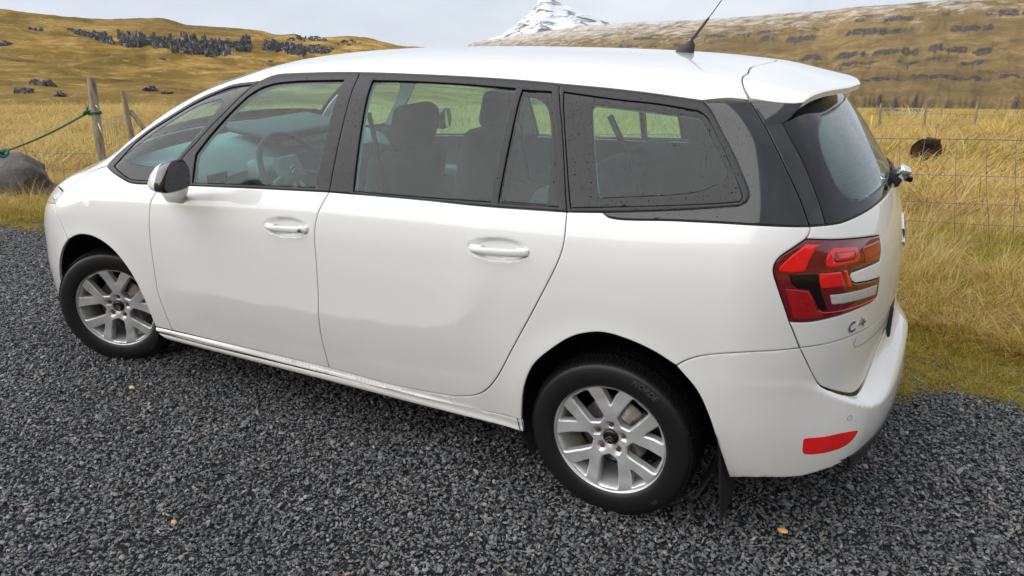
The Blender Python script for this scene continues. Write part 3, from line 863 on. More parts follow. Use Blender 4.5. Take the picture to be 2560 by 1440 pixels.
ws_clear = np.vstack([wsc, wsc[::-1][1:] * [1, -1], spline([(.20, .69), (.15, .4), (.12, 0.0)], .03)[1:], spline([(.20, .69), (.15, .4), (.12, 0.0)], .03)[1:-1][::-1] * [1, -1]])
panel('windscreen', M_GLASS, ws_clear, car, fn=mapO, res=.06, gap=0, depth=.005, sink=.002)
panel('windscreen_border', M_CERAMIC, wso, car, fn=mapO, holes=[ws_clear], res=.05, depth=.006, sink=.001)

# roof spoiler
spl = np.vstack([spline([(3.128, 0.0), (3.116, -.166), (3.098, -.28), (3.112, -.40)], .02), spline([(3.112, -.40), (3.107, -.44), (3.112, -.488), (3.130, -.544), (3.163, -.594)], .02)[1:],
                 spline([(3.163, -.594), (3.25, -.588), (3.318, -.572)], .02)[1:], spline([(3.318, -.572), (3.334, -.53), (3.372, -.38), (3.425, -.18), (3.448, 0.0)], .02)[1:-1]])
spo = np.vstack([spl, [(3.448, 0.0)], spl[1:][::-1] * [1, -1]])
panel('roof_spoiler', M_PAINT, spo, car, fn=mapS, res=.025, depth=.022, roll=.005, back=True)

# --- window frames, pillars, glass
gl_f = loop(['g1a', 'g1b', 'g1c', 'g1d']); 
fr_f = loop(['b1', '-gBu', '-r2', '-dfr'])
pil_f = loop([[SEG['g1c'][0]] + [(1.545, 1.54)], [(1.60, 1.543), (1.604, 1.532), (1.604, 1.12)], [(1.604, 1.12), SEG['g1c'][1]], '-g1c'])
panel('door_window_frame', M_TRIM, fr_f, car, holes=[gl_f], mirror=True, res=.03, sink=-.001)
panel('front_door_glass', M_GLASS, gl_f, car, mirror=True, res=.05, gap=0, depth=.004, sink=.006)
gl_r = loop(['g2a', 'g2b', 'g2c', 'g2d']); gl_q = loop(['g3a', 'g3b', 'g3c', 'g3d']); cl_q = loop(['c3a', 'c3b', 'c3c'])
fr_r = loop(['b2', '-gCu', '-r3', 'gBu'])
panel('rear_door_window_frame', M_TRIM, fr_r, car, holes=[gl_r, gl_q], mirror=True, res=.03, sink=-.001)
panel('rear_door_glass', M_GLASS, gl_r, car, mirror=True, res=.05, gap=0, depth=.004, sink=.006)
panel('small_door_glass_border', M_CERAMIC, gl_q, car, holes=[cl_q], mirror=True, res=.04, gap=0, depth=.004, sink=.005)
panel('small_door_glass', M_GLASS, cl_q, car, mirror=True, res=.04, gap=0, depth=.004, sink=.0055)
fr_q = loop(['r4', 'qf2', 'qf3', '-b3', '-gCu']); g_q = loop(['qg1', 'qg2', 'qg3', 'qg4']); c_q = loop(['qc'])
panel('side_window_frame', M_TRIM, fr_q, car, holes=[g_q], mirror=True, res=.03, sink=-.001)
panel('side_window_border', M_CERAMIC, g_q, car, holes=[c_q], mirror=True, res=.04, gap=0, depth=.004, sink=.003)
panel('side_window_glass', M_GLASS, c_q, car, mirror=True, res=.05, gap=0, depth=.004, sink=.0035)
dp = loop(['r5', 'gapH1', '-b4', '-qf3', '-qf2'])
panel('rear_pillar_panel', M_GLOSSTRIM, dp, car, mirror=True, res=.025)
fr_0 = loop(['b0', 'dfr', '-r1']); g_0 = loop(['q0o', 'q0r', 'q0t']); c_0 = loop(['q0c'])
panel('front_side_window_frame', M_TRIM, fr_0, car, holes=[g_0], mirror=True, res=.03, sink=-.001)
panel('front_side_window_border', M_CERAMIC, g_0, car, holes=[c_0], mirror=True, res=.04, gap=0, depth=.004, sink=.003)
panel('front_side_window_glass', M_GLASS, c_0, car, mirror=True, res=.04, gap=0, depth=.004, sink=.0035)

# --- tailgate
panel('tailgate_pillar', M_GLOSSTRIM, loop(['gapH1', 'wgs', 'wgl', [(3.36, 1.508)]]), car, mirror=True, res=.025)
hu = chain([[(AC, 1.176), (4.12, 1.176), tuple(SEG['wgb'][-1])], '-wgb', '-wgs', 'gapH2a', 'La', 'Lb', 'Lc', 'Ld', 'Le', 'Lf', 'Lg', 'gapH3', 'crease', [tuple(SEG['crease'][-1]), (4.05, .780), (AC, .780)]])
panel('tailgate', M_PAINT, both(hu), car, res=.025)
hlw = chain([[(AC, .780), (4.05, .780), tuple(SEG['crease'][-1])], '-crease', 'gapH4', [(3.885, .648), (3.957, .682), (4.10, .696), (AC, .700)]])
panel('tailgate_lower', M_PAINT, both(hlw), car, res=.025, sink=.002)
rw = both(chain([[(AC, 1.500), (3.80, 1.496), (3.52, 1.480), (3.40, 1.452)], [(3.40, 1.452), (3.400, 1.445)], '-wgl', 'wgb', [tuple(SEG['wgb'][-1]), (4.12, 1.176), (AC, 1.176)]]))
rwc = both(chain([[(AC, 1.462), (3.90, 1.460), (3.67, 1.452)], [(3.67, 1.452), (3.585, 1.42), (3.557, 1.389), (3.548, 1.353), (3.556, 1.308), (3.570, 1.265), (3.592, 1.238), (3.622, 1.221), (3.661, 1.210), (3.735, 1.206), (3.86, 1.206), (AC, 1.206)]]))
panel('rear_window_border', M_CERAMIC, rw, car, holes=[rwc], res=.04, depth=.006, sink=.001)
panel('rear_window', M_REARGLASS, rwc, car, res=.05, gap=0, depth=.004, sink=.0015)
hw = []; hwf = []
for k in range(9):
    z0 = 1.235 + k * .0255
    uv = np.stack([np.linspace(3.60, 2 * AC - 3.60, 40), np.full(40, z0)], 1)
    V, Fc = tube_mesh(mapW(uv) * [1, 1, 1] - np.array([.006, 0, 0]), .0011, 4)
    b0 = len(hw); hw += V; hwf += [tuple(i + b0 for i in f) for f in Fc]
tag(mesh_obj('heating_wires', hw, hwf, M_RUST, car), kind='stuff')

# black wing each side of the spoiler, standing off the glass
for s in (-1, 1):
    a = Vector(mapW(np.array([[3.290, 1.508]]))[0]); b = Vector(mapW(np.array([[3.335, 1.435]]))[0])
    tip = Vector((3.262, -.590, 1.432)); c = Vector((3.322, -.566, 1.508))
    mid = Vector((3.295, -.586, 1.466))
    pts = [a + Vector((0, -.002, 0)), c, mid, tip, b + Vector((-.004, -.002, 0))]
    V = [(p.x, p.y * -s, p.z) for p in pts] + [(p.x - .004, (p.y + .014) * -s, p.z) for p in pts]
    Fc = [(0, 1, 2, 3, 4), (9, 8, 7, 6, 5)] + [(i, (i + 1) % 5, 5 + (i + 1) % 5, 5 + i) for i in range(5)]
    if s < 0: pass
    bm = bmesh.new()
    vs = [bm.verts.new(v) for v in V]
    for f in Fc: bm.faces.new([vs[i] for i in f])
    bmesh.ops.bevel(bm, geom=bm.edges[:], offset=.0015, segments=1, affect='EDGES')
    bm_obj('spoiler_side_fin', bm, M_GLOSSTRIM, car)

# tail lights: a lens body with its lit chambers set just proud
lamp = loop(['La', 'Lb', 'Lc', 'Ld', 'Le', 'Lf', 'Lg', '-gapH2b'])
lamps = panel('tail_light', M_MAROON, lamp, car, mirror=True, res=.02, sink=-.001)
def inlay(nm, key, mt, sk, closed=True, gp=.0005):
    ps = panel(nm, mt, loop([SEG['L_' + key]] if key in ('glowA', 'ringO', 'ringI', 'core') and False else [[p] for p in SEG['L_' + key]], .008), car, mirror=True, res=.015, sink=sk, gap=gp, depth=.002, roll=.0006)
    for o, l in zip(ps, lamps): o.parent = l
inlay('lamp_panel', 'glowA', M_RED, -.0022)
inlay('lamp_panel', 'ringO', M_RED, -.0022)
inlay('lamp_ring', 'ringI', M_MAROON, -.0030)
inlay('lamp_panel', 'core', M_RED, -.0038)
inlay('lamp_panel', 'cells', M_MIDRED, -.0022)
inlay('lamp_shade', 'black', M_LENSBLACK, -.0022)
inlay('lamp_panel', 'box', M_RED, -.0026)
inlay('lamp_panel', 'low', M_MIDRED, -.0018)
inlay('reversing_lamp', 'clearr', M_CLEAR, -.0024)
inlay('lamp_panel', 'rung', M_RED, -.0022)
for s, l in zip((1, -1), lamps):
    P = mapW(spline(SEG['L_line'], .008)) + np.array([.0018, -.0018, 0])
    P[:, 1] *= s
    tube('lamp_line', P, .0016, M_RED, l, 5)
refl = loop([SEG['refl'] + [SEG['refl'][0]]], .01)
panel('rear_reflector', M_RED, refl, car, fn=mapB, mirror=True, res=.02, sink=-.0015)
for s in (1, -1):
    th = np.linspace(0, 2 * np.pi, 25)[:-1]
    P = mapB(np.stack([3.611 + .0085 * np.cos(th), .507 + .0085 * np.sin(th)], 1)); P[:, 1] *= s
    tube('parking_sensor', P, .0008, M_PLASTIC, car, 5, True)
# shut line of the boot-release recess on the lower tailgate
P = mapW(spline([(3.640, .768), (3.632, .750), (3.645, .735), (3.70, .731), (3.80, .735), (3.95, .745)], .02)) + np.array([.0005, -.0003, 0])
tube('handle_recess_line', P, .0007, M_PLASTIC, car, 4)

# chrome C4 and the double chevron
def strokes(nm, polys, fn, lift, th, mt, parent, w):
    V = []; Fs_ = []
    for pl in polys:
        pl = np.array(pl, float)
        t = np.gradient(pl, axis=0); t /= np.linalg.norm(t, axis=1)[:, None]
        nrm = np.stack([-t[:, 1], t[:, 0]], 1)
        L = pl + nrm * w / 2; Rr = pl - nrm * w / 2
        rows = []
        for uv, li in ((L, lift), (L, lift + th), (Rr, lift + th), (Rr, lift)):
            P = fn(uv); e = .003
            n = np.cross(fn(uv + [e, 0]) - fn(uv - [e, 0]), fn(uv + [0, e]) - fn(uv - [0, e])); n /= np.linalg.norm(n, axis=1)[:, None]
            n *= np.sign(n[:, :1] + 1e-9)
            rows.append(P + n * li)
        b0 = len(V); k = len(pl)
        for i in range(k):
            for r_ in rows: V.append(r_[i])
        for i in range(k - 1):
            for q in range(4):
                Fs_.append((b0 + 4 * i + q, b0 + 4 * i + (q + 1) % 4, b0 + 4 * i + 4 + (q + 1) % 4, b0 + 4 * i + 4 + q))
        Fs_.append((b0, b0 + 3, b0 + 2, b0 + 1)); e0 = b0 + 4 * (k - 1); Fs_.append((e0, e0 + 1, e0 + 2, e0 + 3))
    bm = bmesh.new(); vs = [bm.verts.new(tuple(v)) for v in V]
    for f in Fs_: bm.faces.new([vs[i] for i in f])
    return bm_obj(nm, bm, mt, parent, False)
th = np.radians(np.linspace(55, 320, 14))
cC = np.stack([3.6085 + .018 * np.cos(th), .8185 + .0155 * np.sin(th)], 1)
strokes('badge_letter', [cC], mapW, .0005, .003, M_BADGE, car, .0062)
strokes('badge_letter', [[(3.654, .838), (3.640, .817), (3.668, .817), (3.682, .817)], [(3.668, .829), (3.668, .804)]], mapW, .0005, .003, M_BADGE, car, .0058)
for z0 in (.955, 1.005):
    strokes('chevron_badge', [[(AC - .055, z0), (AC - .002, z0 + .048), (AC + .002, z0 + .048), (AC + .055, z0)]], mapW, .0005, .005, M_BADGE, car, .026)
# registration plate in its dark frame
pr = Matrix.Rotation(math.radians(-1.5), 3, 'Y')
bm = bmesh.new(); box_bm(bm, (3.676, 0, .716), (.016, .535, .118), pr, .004); fr = bm_obj('plate_frame', bm, M_PLASTIC, car)
bm = bmesh.new(); box_bm(bm, (3.6845, 0, .716), (.003, .515, .104), pr, .001); bm_obj('number_plate', bm, M_PLATE, fr)

# rear wiper: arm boss, cap and blade lying across the foot of the glass
bm = bmesh.new(); box_bm(bm, (3.612, .015, 1.188), (.050, .060, .060), Matrix.Rotation(.4, 3, 'Y'), .014, 3); wp = bm_obj('rear_wiper', bm, M_PLASTIC, car)
bm = bmesh.new(); box_bm(bm, (3.636, .015, 1.212), (.050, .066, .050), Matrix.Rotation(.45, 3, 'Y'), .016, 3); bm_obj('wiper_cap', bm, M_CHROME, wp)
bm = bmesh.new(); box_bm(bm, (3.655, .02, 1.192), (.034, .062, .022), Matrix.Rotation(.2, 3, 'Y'), .007, 2); bm_obj('washer_nozzle', bm, M_LENSBLACK, wp)
tube('wiper_arm', [tuple(q) for q in (mapW(np.array([(AC + .03, 1.20), (AC + .16, 1.195), (AC + .34, 1.192), (AC + .48, 1.192)])) + np.array([.008, 0, 0]))], [.010, .008, .006, .005], M_PLASTIC, wp, 8)

# aerial
bz = float(over([2.78], [0.0])[0][2])
bm = bmesh.new()
rings = []
for (x0, x1, w, z) in ((2.738, 2.816, .020, -.004), (2.742, 2.817, .019, .006), (2.760, 2.818, .014, .022), (2.778, 2.815, .010, .034), (2.790, 2.812, .007, .042)):
    rings.append([bm.verts.new(((x0 + x1) / 2 + (x1 - x0) / 2 * math.cos(t), w * math.sin(t), bz + z)) for t in np.linspace(0, 2 * np.pi, 17)[:-1]])
for A, B in zip(rings, rings[1:]):
    for i in range(16): bm.faces.new((A[i], A[(i + 1) % 16], B[(i + 1) % 16], B[i]))
bm.faces.new(rings[-1])
aer = bm_obj('roof_aerial', bm, M_PLASTIC, car)
tube('aerial_mast', [(2.798, 0, bz + .036), (2.806, 0, bz + .050), (2.862, 0, bz + .128), (2.866, 0, bz + .133), (2.98, 0, bz + .300)], [.0068, .0060, .0045, .0020, .0016], M_PLASTIC, aer, 8)

# --- door handles
for dname, (hx, hz, hw, hh), key in (('front', HANDLES[0], True), ('rear', HANDLES[1], False)):
    for s in (1, -1):
        xs = np.linspace(-.118, .118, 25)
        V = []; Fc = []; k = 12
        for x in xs:
            t = x / .118
            bow = .026 - .016 * abs(t) ** 3
            hgt = .0135 * (1 - .35 * sst(-.2, -1, np.array(t))) * (1 if abs(t) < .97 else .75)
            zc = hz - .004 + .06 * x
            y0 = float(wrapx([hx + x], [zc], F)[0][1])
            for q in range(k):
                an = 2 * math.pi * q / k
                cy, cz = math.cos(an), math.sin(an)
                ey = .010 * np.sign(cy) * abs(cy) ** .6; ez = hgt * np.sign(cz) * abs(cz) ** .6
                V.append((hx + x, (y0 - bow + .012 + ey) * s, zc + ez))
        for i in range(len(xs) - 1):
            for q in range(k):
                f = (i * k + q, i * k + (q + 1) % k, (i + 1) * k + (q + 1) % k, (i + 1) * k + q)
                Fc.append(f)
        Fc.append(tuple(range(k))); Fc.append(tuple(range((len(xs) - 1) * k, len(xs) * k)))
        bm = bmesh.new(); vs = [bm.verts.new(v) for v in V]
        for f in Fc: bm.faces.new([vs[i] for i in f])
        h = bm_obj('door_handle', bm, M_PAINT, car)
        # mounts at both ends
        for e in (-.092, .095):
            y0 = float(wrapx([hx + e], [hz], F)[0][1])
            bm = bmesh.new(); box_bm(bm, (hx + e, (y0 + .004) * s, hz + .06 * e), (.052, .026, .022), None, .007); bm_obj('handle_mount', bm, M_PAINT, h)
        y0 = float(wrapx([hx + .066], [hz], F)[0][1])
        if key and s == 1:
            V, Fc = lathe_mesh([(.0001, -.0005), (.003, -.0005), (.0065, 0), (.008, .002), (.008, .006)], 20)
            mesh_obj('key_lock', [(hx + .090 + v[0], y0 - .0275 + v[1] + .004, hz + .002 + v[2]) for v in V], Fc, M_STEEL, h)

# --- door mirrors
for s in (1, -1):
    secs = [(.808, -1.050, 1.129, .010, .014), (.814, -1.050, 1.129, .030, .036), (.845, -1.048, 1.134, .046, .054), (.885, -1.045, 1.141, .056, .066), (.930, -1.045, 1.146, .060, .070), (.946, -1.0455, 1.1475, .059, .069), (.952, -1.046, 1.148, .054, .064)]
    bm = bmesh.new(); rg = []
    for (x, y, z, ry, rz) in secs:
        r_ = []
        for t in np.linspace(0, 2 * np.pi, 29)[:-1]:
            c, s_ = math.cos(t), math.sin(t)
            py = ry * np.sign(c) * abs(c) ** .62; pz = rz * np.sign(s_) * abs(s_) ** .7
            # rounded triangle: narrow upper outer corner
            py *= 1 - .20 * (pz / rz)
            r_.append(bm.verts.new((x + .0125 * (pz / .07), (y + py + .010 * (pz / rz)) * s, z + pz)))
        rg.append(r_)
    for i, (A, B) in enumerate(zip(rg, rg[1:])):
        for q in range(28):
            f = bm.faces.new((A[q], A[(q + 1) % 28], B[(q + 1) % 28], B[q]))
            zz = (A[q].co.z + B[q].co.z) / 2
            f.material_index = 1 if (i >= 3 or zz < 1.092) else 0
    bm.faces.new(rg[0]); f = bm.faces.new(rg[-1]); f.material_index = 1
    mir = bm_obj('door_mirror', bm, [M_PAINT, M_GLOSSTRIM], car)
    pts = []
    for t in np.linspace(0, 2 * np.pi, 33)[:-1]:
        c, s_ = math.cos(t), math.sin(t)
        py = .050 * np.sign(c) * abs(c) ** .62; pz = .059 * np.sign(s_) * abs(s_) ** .7
        py *= 1 - .20 * (pz / .059)
        pts.append((.9555 + .0050 * (pz / .07) + .026 * (py / .08), (-1.046 + py + .010 * (pz / .059)) * s, 1.148 + pz))
    mesh_obj('mirror_glass', pts, [tuple(range(32)) if s < 0 else tuple(range(32))[::-1]], M_MIRROR, mir, False)
    P = [(.790 + .03 * t, (-1.006 - .075 - .020 * math.sin(t * 1.6)) * s + .0 * t, 1.094) for t in np.linspace(0, 1, 2)]
    bm = bmesh.new()
    A = []
    for x, y in ((.812, -1.066), (.828, -1.084), (.850, -1.094), (.878, -1.101), (.910, -1.105)):
        A.append([bm.verts.new((x, y * s, 1.094)), bm.verts.new((x, (y - .003) * s, 1.100)), bm.verts.new((x, (y - .003) * s, 1.112)), bm.verts.new((x, (y + .002) * s, 1.117)), bm.verts.new((x, (y + .03) * s, 1.117)), bm.verts.new((x, (y + .03) * s, 1.094))])
    for p, q in zip(A, A[1:]):
        for i in range(6): bm.faces.new((p[i], p[(i + 1) % 6], q[(i + 1) % 6], q[i]))
    bm.faces.new(A[0]); bm.faces.new(A[-1])
    bm_obj('mirror_indicator', bm, M_CLEAR, mir)
    bm = bmesh.new()
    rr = []
    for (x0, x1, y0, y1, z) in ((.632, .758, -.892, -.855, .975), (.640, .770, -.912, -.86, 1.002), (.70, .84, -.972, -.90, 1.040), (.80, .92, -1.040, -.95, 1.085)):
        cx, cy, hx_, hy_ = (x0 + x1) / 2, (y0 + y1) / 2, (x1 - x0) / 2, (y1 - y0) / 2
        rr.append([bm.verts.new((cx + hx_ * np.sign(math.cos(t)) * abs(math.cos(t)) ** .6, (cy + hy_ * np.sign(math.sin(t)) * abs(math.sin(t)) ** .6) * s, z)) for t in np.linspace(0, 2 * np.pi, 21)[:-1]])
    for A, B in zip(rr, rr[1:]):
        for q in range(20): bm.faces.new((A[q], A[(q + 1) % 20], B[(q + 1) % 20], B[q]))
    bm.faces.new(rr[0])
    bm_obj('mirror_foot', bm, M_PAINT, mir)

# --- wheels: built once round the y axis (face towards -y), then copied
RO, RR = .3285, .2330
def make_tyre():
    prof = [(.222, .100), (.226, .104), (.240, .110), (.268, .1125), (.292, .110), (.303, .106), (.3065, .103), (.3085, .099), (.3120, .093), (.3150, .085), (.3172, .072), (.3180, .055), (.3180, -.055), (.3172, -.072), (.3150, -.085), (.305, -.105), (.268, -.1125), (.226, -.104), (.222, -.100)]
    V, Fc = lathe_mesh([(r, -y) for r, y in prof], 96)
    # tread: shoulder blocks and centre blocks with sipes between thin slabs
    nb = 66
    for row, (y0, y1, sk) in enumerate(((-.097, -.056, .25), (-.049, -.014, -.3), (-.008, .008, 0), (.014, .049, .3), (.056, .097, -.25))):
        for b in range(nb):
            for q in range(3):
                a = 2 * math.pi * (b + .5 * (row % 2)) / nb + q * .028 - .028
                w = .0095
                i0 = len(V)
                for rr_, dd in ((.314, 0), (RO, 0)):
                    for y in (y0, y1):
                        rad = (RO - .010 * max(0, (abs(y) - .05) / .045) ** 2) if rr_ > .32 else .309
                        for e in (-w, w):
                            an = a + e + sk * (y - (y0 + y1) / 2)
                            V.append((rad * math.cos(an), y, rad * math.sin(an)))
                Fc += [(i0 + 4, i0 + 5, i0 + 7, i0 + 6), (i0, i0 + 1, i0 + 5, i0 + 4), (i0 + 2, i0 + 6, i0 + 7, i0 + 3), (i0, i0 + 4, i0 + 6, i0 + 2), (i0 + 1, i0 + 3, i0 + 7, i0 + 5)]
    bm = bmesh.new(); vs = [bm.verts.new(v) for v in V]
    for f in Fc: bm.faces.new([vs[i] for i in f])
    return bm
def rim_y(r, an=None):
    """height of the spoke faces (towards -y is outwards)"""
    return -(.070 + .018 * np.exp(-((r - .13) / .09) ** 2) + .012 * sst(.15, .21, r) - .020 * sst(.05, .0, r))
def pol(r, a): return (r * math.cos(math.radians(a)), r * math.sin(math.radians(a)))
def rounded(P, n=5, k=.35):
    P = np.array(P, float); out = []
    for i in range(len(P)):
        a, b, c = P[i - 1], P[i], P[(i + 1) % len(P)]
        p, q = b + (a - b) * k, b + (c - b) * k
        for t in np.linspace(0, 1, n): out.append((1 - t) ** 2 * p + 2 * t * (1 - t) * b + t * t * q)
    return np.array(out)
def make_rim():
    """five split spokes: five long windows and five small ones near the rim"""
    wins = []
    for k in range(5):
        a = 72 * k + 54
        wins.append(rounded([pol(.209, a + 12.5), pol(.209, a - 9.5), pol(.150, a - 13), pol(.090, a - 19), pol(.071, a + 1), pol(.092, a + 21), pol(.150, a + 16)], 4, .17))
        s_ = a - 35
        wins.append(rounded([pol(.209, s_ + 10), pol(.209, s_ - 9), pol(.178, s_ - 5), pol(.138, s_ + .5), pol(.178, s_ + 7)], 4, .16))
    th = np.linspace(0, 2 * np.pi, 97)[:-1]
    outer = np.stack([.2135 * np.cos(th), .2135 * np.sin(th)], 1)
    loops = [outer]
    for w in wins:
        w = np.vstack([spline([w[i], w[(i + 1) % len(w)]], .008)[:-1] for i in range(len(w))])
        loops.append(w if area(w) < 0 else w[::-1])
    rims = [offset(l, .0050) for l in loops[1:]]
    holes5 = [np.array(pol(.054, 72 * k + 18)) for k in range(5)]
    G = np.array([(x + (.006 if j % 2 else 0), y) for j, y in enumerate(np.arange(-.21, .212, .0104)) for x in np.arange(-.21, .212, .012)])
    allb = np.vstack(loops); allr = np.vstack(rims)
    def reg(Q):
        k = np.hypot(Q[:, 0], Q[:, 1]) < .2134
        for l in loops[1:]: k &= ~inside(Q, l)
        return k
    G = G[reg(G)]; G = G[(dist_to(G, allb) > .010) & (dist_to(G, allr) > .005)]
    allr = allr[reg(allr)]; allr = allr[dist_to(allr, allb) > .0038]
    V2 = [tuple(p) for l in loops for p in l]; nb = len(V2); edges = []; s = 0
    for l in loops:
        k = len(l); edges += [(s + i, s + (i + 1) % k) for i in range(k)]; s += k
    V2 += [tuple(p) for p in allr] + [tuple(p) for p in G]
    r = geometry.delaunay_2d_cdt([Vector(v) for v in V2], edges, [], 0, 1e-7)
    UV = np.array([tuple(v) for v in r[0]]); T = np.array([tuple(t) for t in r[2]])
    T = T[reg(UV[T].mean(1))]
    isb = np.array([any(q < nb for q in o) for o in r[3]])
    rad = np.hypot(UV[:, 0], UV[:, 1]); ang = np.degrees(np.arctan2(UV[:, 1], UV[:, 0]))
    Y = rim_y(rad)
    # facets: the broad blades lean one way, the narrow ones the other
    ph = (ang - 54) % 72
    lean = np.where(ph < 36, (ph - 22) / 18.0, (ph - 52) / -18.0)
    Y = Y + .0055 * np.clip(lean, -1, 1) * sst(.10, .18, rad)
    drop = np.zeros(len(UV)); onhole = isb & (rad < .2125)
    drop[onhole] = .006
    # dished seats of the wheel bolts
    for h in holes5:
        d = np.hypot(UV[:, 0] - h[0], UV[:, 1] - h[1]); drop = np.maximum(drop, .016 * (1 - sst(.009, .0165, d)))
    V = np.stack([UV[:, 0], Y + drop, UV[:, 1]], 1)
    V = [tuple(v) for v in V]; Fc = []
    tri = UV[T]
    a2 = (tri[:, 1, 0] - tri[:, 0, 0]) * (tri[:, 2, 1] - tri[:, 0, 1]) - (tri[:, 2, 0] - tri[:, 0, 0]) * (tri[:, 1, 1] - tri[:, 0, 1])
    T = np.where((a2 > 0)[:, None], T, T[:, ::-1])
    Fc += [tuple(int(i) for i in t) for t in T]
    first = {}
    for i, o in enumerate(r[3]):
        for q in o:
            if q < nb: first[q] = i
    s = 0
    for li, l in enumerate(loops):
        k = len(l); ids = [first[s + i] for i in range(k)]; s += k
        if li == 0: continue
        b0 = len(V)
        for i in ids:
            x, y, z = V[i]; V.append((x * .985, y + .030, z * .985))
        for i in range(k):
            j = (i + 1) % k; Fc.append((ids[i], b0 + i, b0 + j, ids[j]))
    # rim lip and barrel
    LV, LF = lathe_mesh([(.2125, float(rim_y(.2135)) + .001), (.2160, -.085), (.2200, -.094), (.2260, -.1015), (.2310, -.1030), (.2330, -.1000), (.2325, -.092), (.222, -.086), (.205, -.06), (.200, -.02), (.202, .06), (.222, .095), (.230, .100)], 96)
    b0 = len(V); V += LV; Fc += [tuple(i + b0 for i in f) for f in LF]
    bm = bmesh.new(); vs = [bm.verts.new(v) for v in V]
    for f in Fc:
        try: bm.faces.new([vs[i] for i in f])
        except ValueError: pass
    return bm
tyre_bm, rim_bm = make_tyre(), make_rim()
wheel0 = bm_obj('wheel', rim_bm, M_SILVER, car)
ty0 = bm_obj('tyre', tyre_bm, M_TYRE, wheel0)
subs = [ty0]
V, Fc = lathe_mesh([(.0005, -.0805), (.018, -.0800), (.0265, -.0780), (.0300, -.0740), (.0305, -.060)], 40)
cap = mesh_obj('hub_cap', V, Fc, M_LENSBLACK, wheel0); subs.append(cap)
bm = bmesh.new()
for z0 in (-.014, .000):      # double chevron on the cap
    for sx in (-1, 1):
        vs = []
        for (x, z) in ((0, z0 + .012), (0, z0 + .003), (sx * .016, z0 - .010), (sx * .016, z0 - .002)):
            vs += [bm.verts.new((x, -.0835, z)), bm.verts.new((x, -.078, z))]
        for i in range(4):
            j = (i + 1) % 4; bm.faces.new((vs[2 * i], vs[2 * j], vs[2 * j + 1], vs[2 * i + 1]))
        bm.faces.new((vs[0], vs[2], vs[4], vs[6]))
subs.append(bm_obj('chevron_badge', bm, M_CHROME, wheel0, False))
for k in range(5):
    x, z = pol(.054, 72 * k + 18)
    V, Fc = lathe_mesh([(.0005, -.077), (.0075, -.077), (.0085, -.075), (.0085, -.06)], 6)
    subs.append(mesh_obj('wheel_bolt', [(v[0] + x, v[1], v[2] + z) for v in V], Fc, M_RUST, wheel0, False))
V, Fc = lathe_mesh([(.050, -.030), (.075, -.030), (.078, -.018), (.135, -.016), (.137, -.014), (.137, .006), (.05, .006)], 64)
subs.append(mesh_obj('brake_disc', V, Fc, M_STEEL, wheel0))
bm = bmesh.new(); box_bm(bm, (.115, -.015, .045), (.06, .05, .13), Matrix.Rotation(.35, 3, 'Y'), .012); subs.append(bm_obj('brake_caliper', bm, M_PLASTIC, wheel0))
tube('tyre_valve', [(.196 * math.cos(-.75), -.060, .196 * math.sin(-.75)), (.186 * math.cos(-.75), -.088, .186 * math.sin(-.75))], .0035, M_LENSBLACK, wheel0, 8)
subs.append(wheel0.children[-1])
# raised lettering on the sidewall
def arc_text(txt, size, r0, centre_deg, inward):
    cu = bpy.data.curves.new('lettering', 'FONT'); cu.body = txt; cu.size = size; cu.extrude = .0006; cu.align_x = 'CENTER'; cu.shear = .25 if not inward else 0; cu.resolution_u = 3
    o = bpy.data.objects.new('lettering', cu); COL.objects.link(o)
    me = bpy.data.meshes.new_from_object(o.evaluated_get(bpy.context.evaluated_depsgraph_get()))
    COL.objects.unlink(o); bpy.data.objects.remove(o)
    for v in me.vertices:
        r_ = r0 + (v.co.y - size * .35) * (-1 if inward else 1)
        an = math.radians(centre_deg) - v.co.x / r0 * (-1 if inward else 1)
        ysurf = -.1125 + .0035 * ((r_ - .268) / .03) ** 2
        v.co = (r_ * math.cos(an), ysurf - .0004 - v.co.z, r_ * math.sin(an))
    me.materials.clear(); me.materials.append(M_TYRETXT)
    return link(bpy.data.objects.new('lettering', me), wheel0)
M_TYRETXT = simple('raised_tyre_lettering', (.055, .055, .060), .5)
bpy.context.view_layer.update()
subs.append(arc_text('NORDE', .031, .283, 62, False))
subs.append(arc_text('205', .018, .283, -46, True))
def place_wheel(w, loc, steer, spin, right):
    w.location = loc
    w.rotation_euler = (0, spin if not right else -spin, steer + (math.pi if right else 0))
    w.rotation_mode = 'XYZ'
    w.scale = (.975,) * 3
wheels = [wheel0]
for i in range(3):
    c = wheel0.copy(); link(c, car)
    for o in subs:
        d = o.copy(); COL.objects.link(d); d.parent = c
        d.matrix_parent_inverse = o.matrix_parent_inverse.copy()
    wheels.append(c)
place_wheel(wheels[0], (2.836, -.775, .314), 0, math.radians(0), False)
place_wheel(wheels[1], (-.015, -.752, .314), math.radians(25), math.radians(8), False)
place_wheel(wheels[2], (2.836, .775, .314), 0, .4, True)
place_wheel(wheels[3], (-.015, .752, .314), math.radians(25), .9, True)

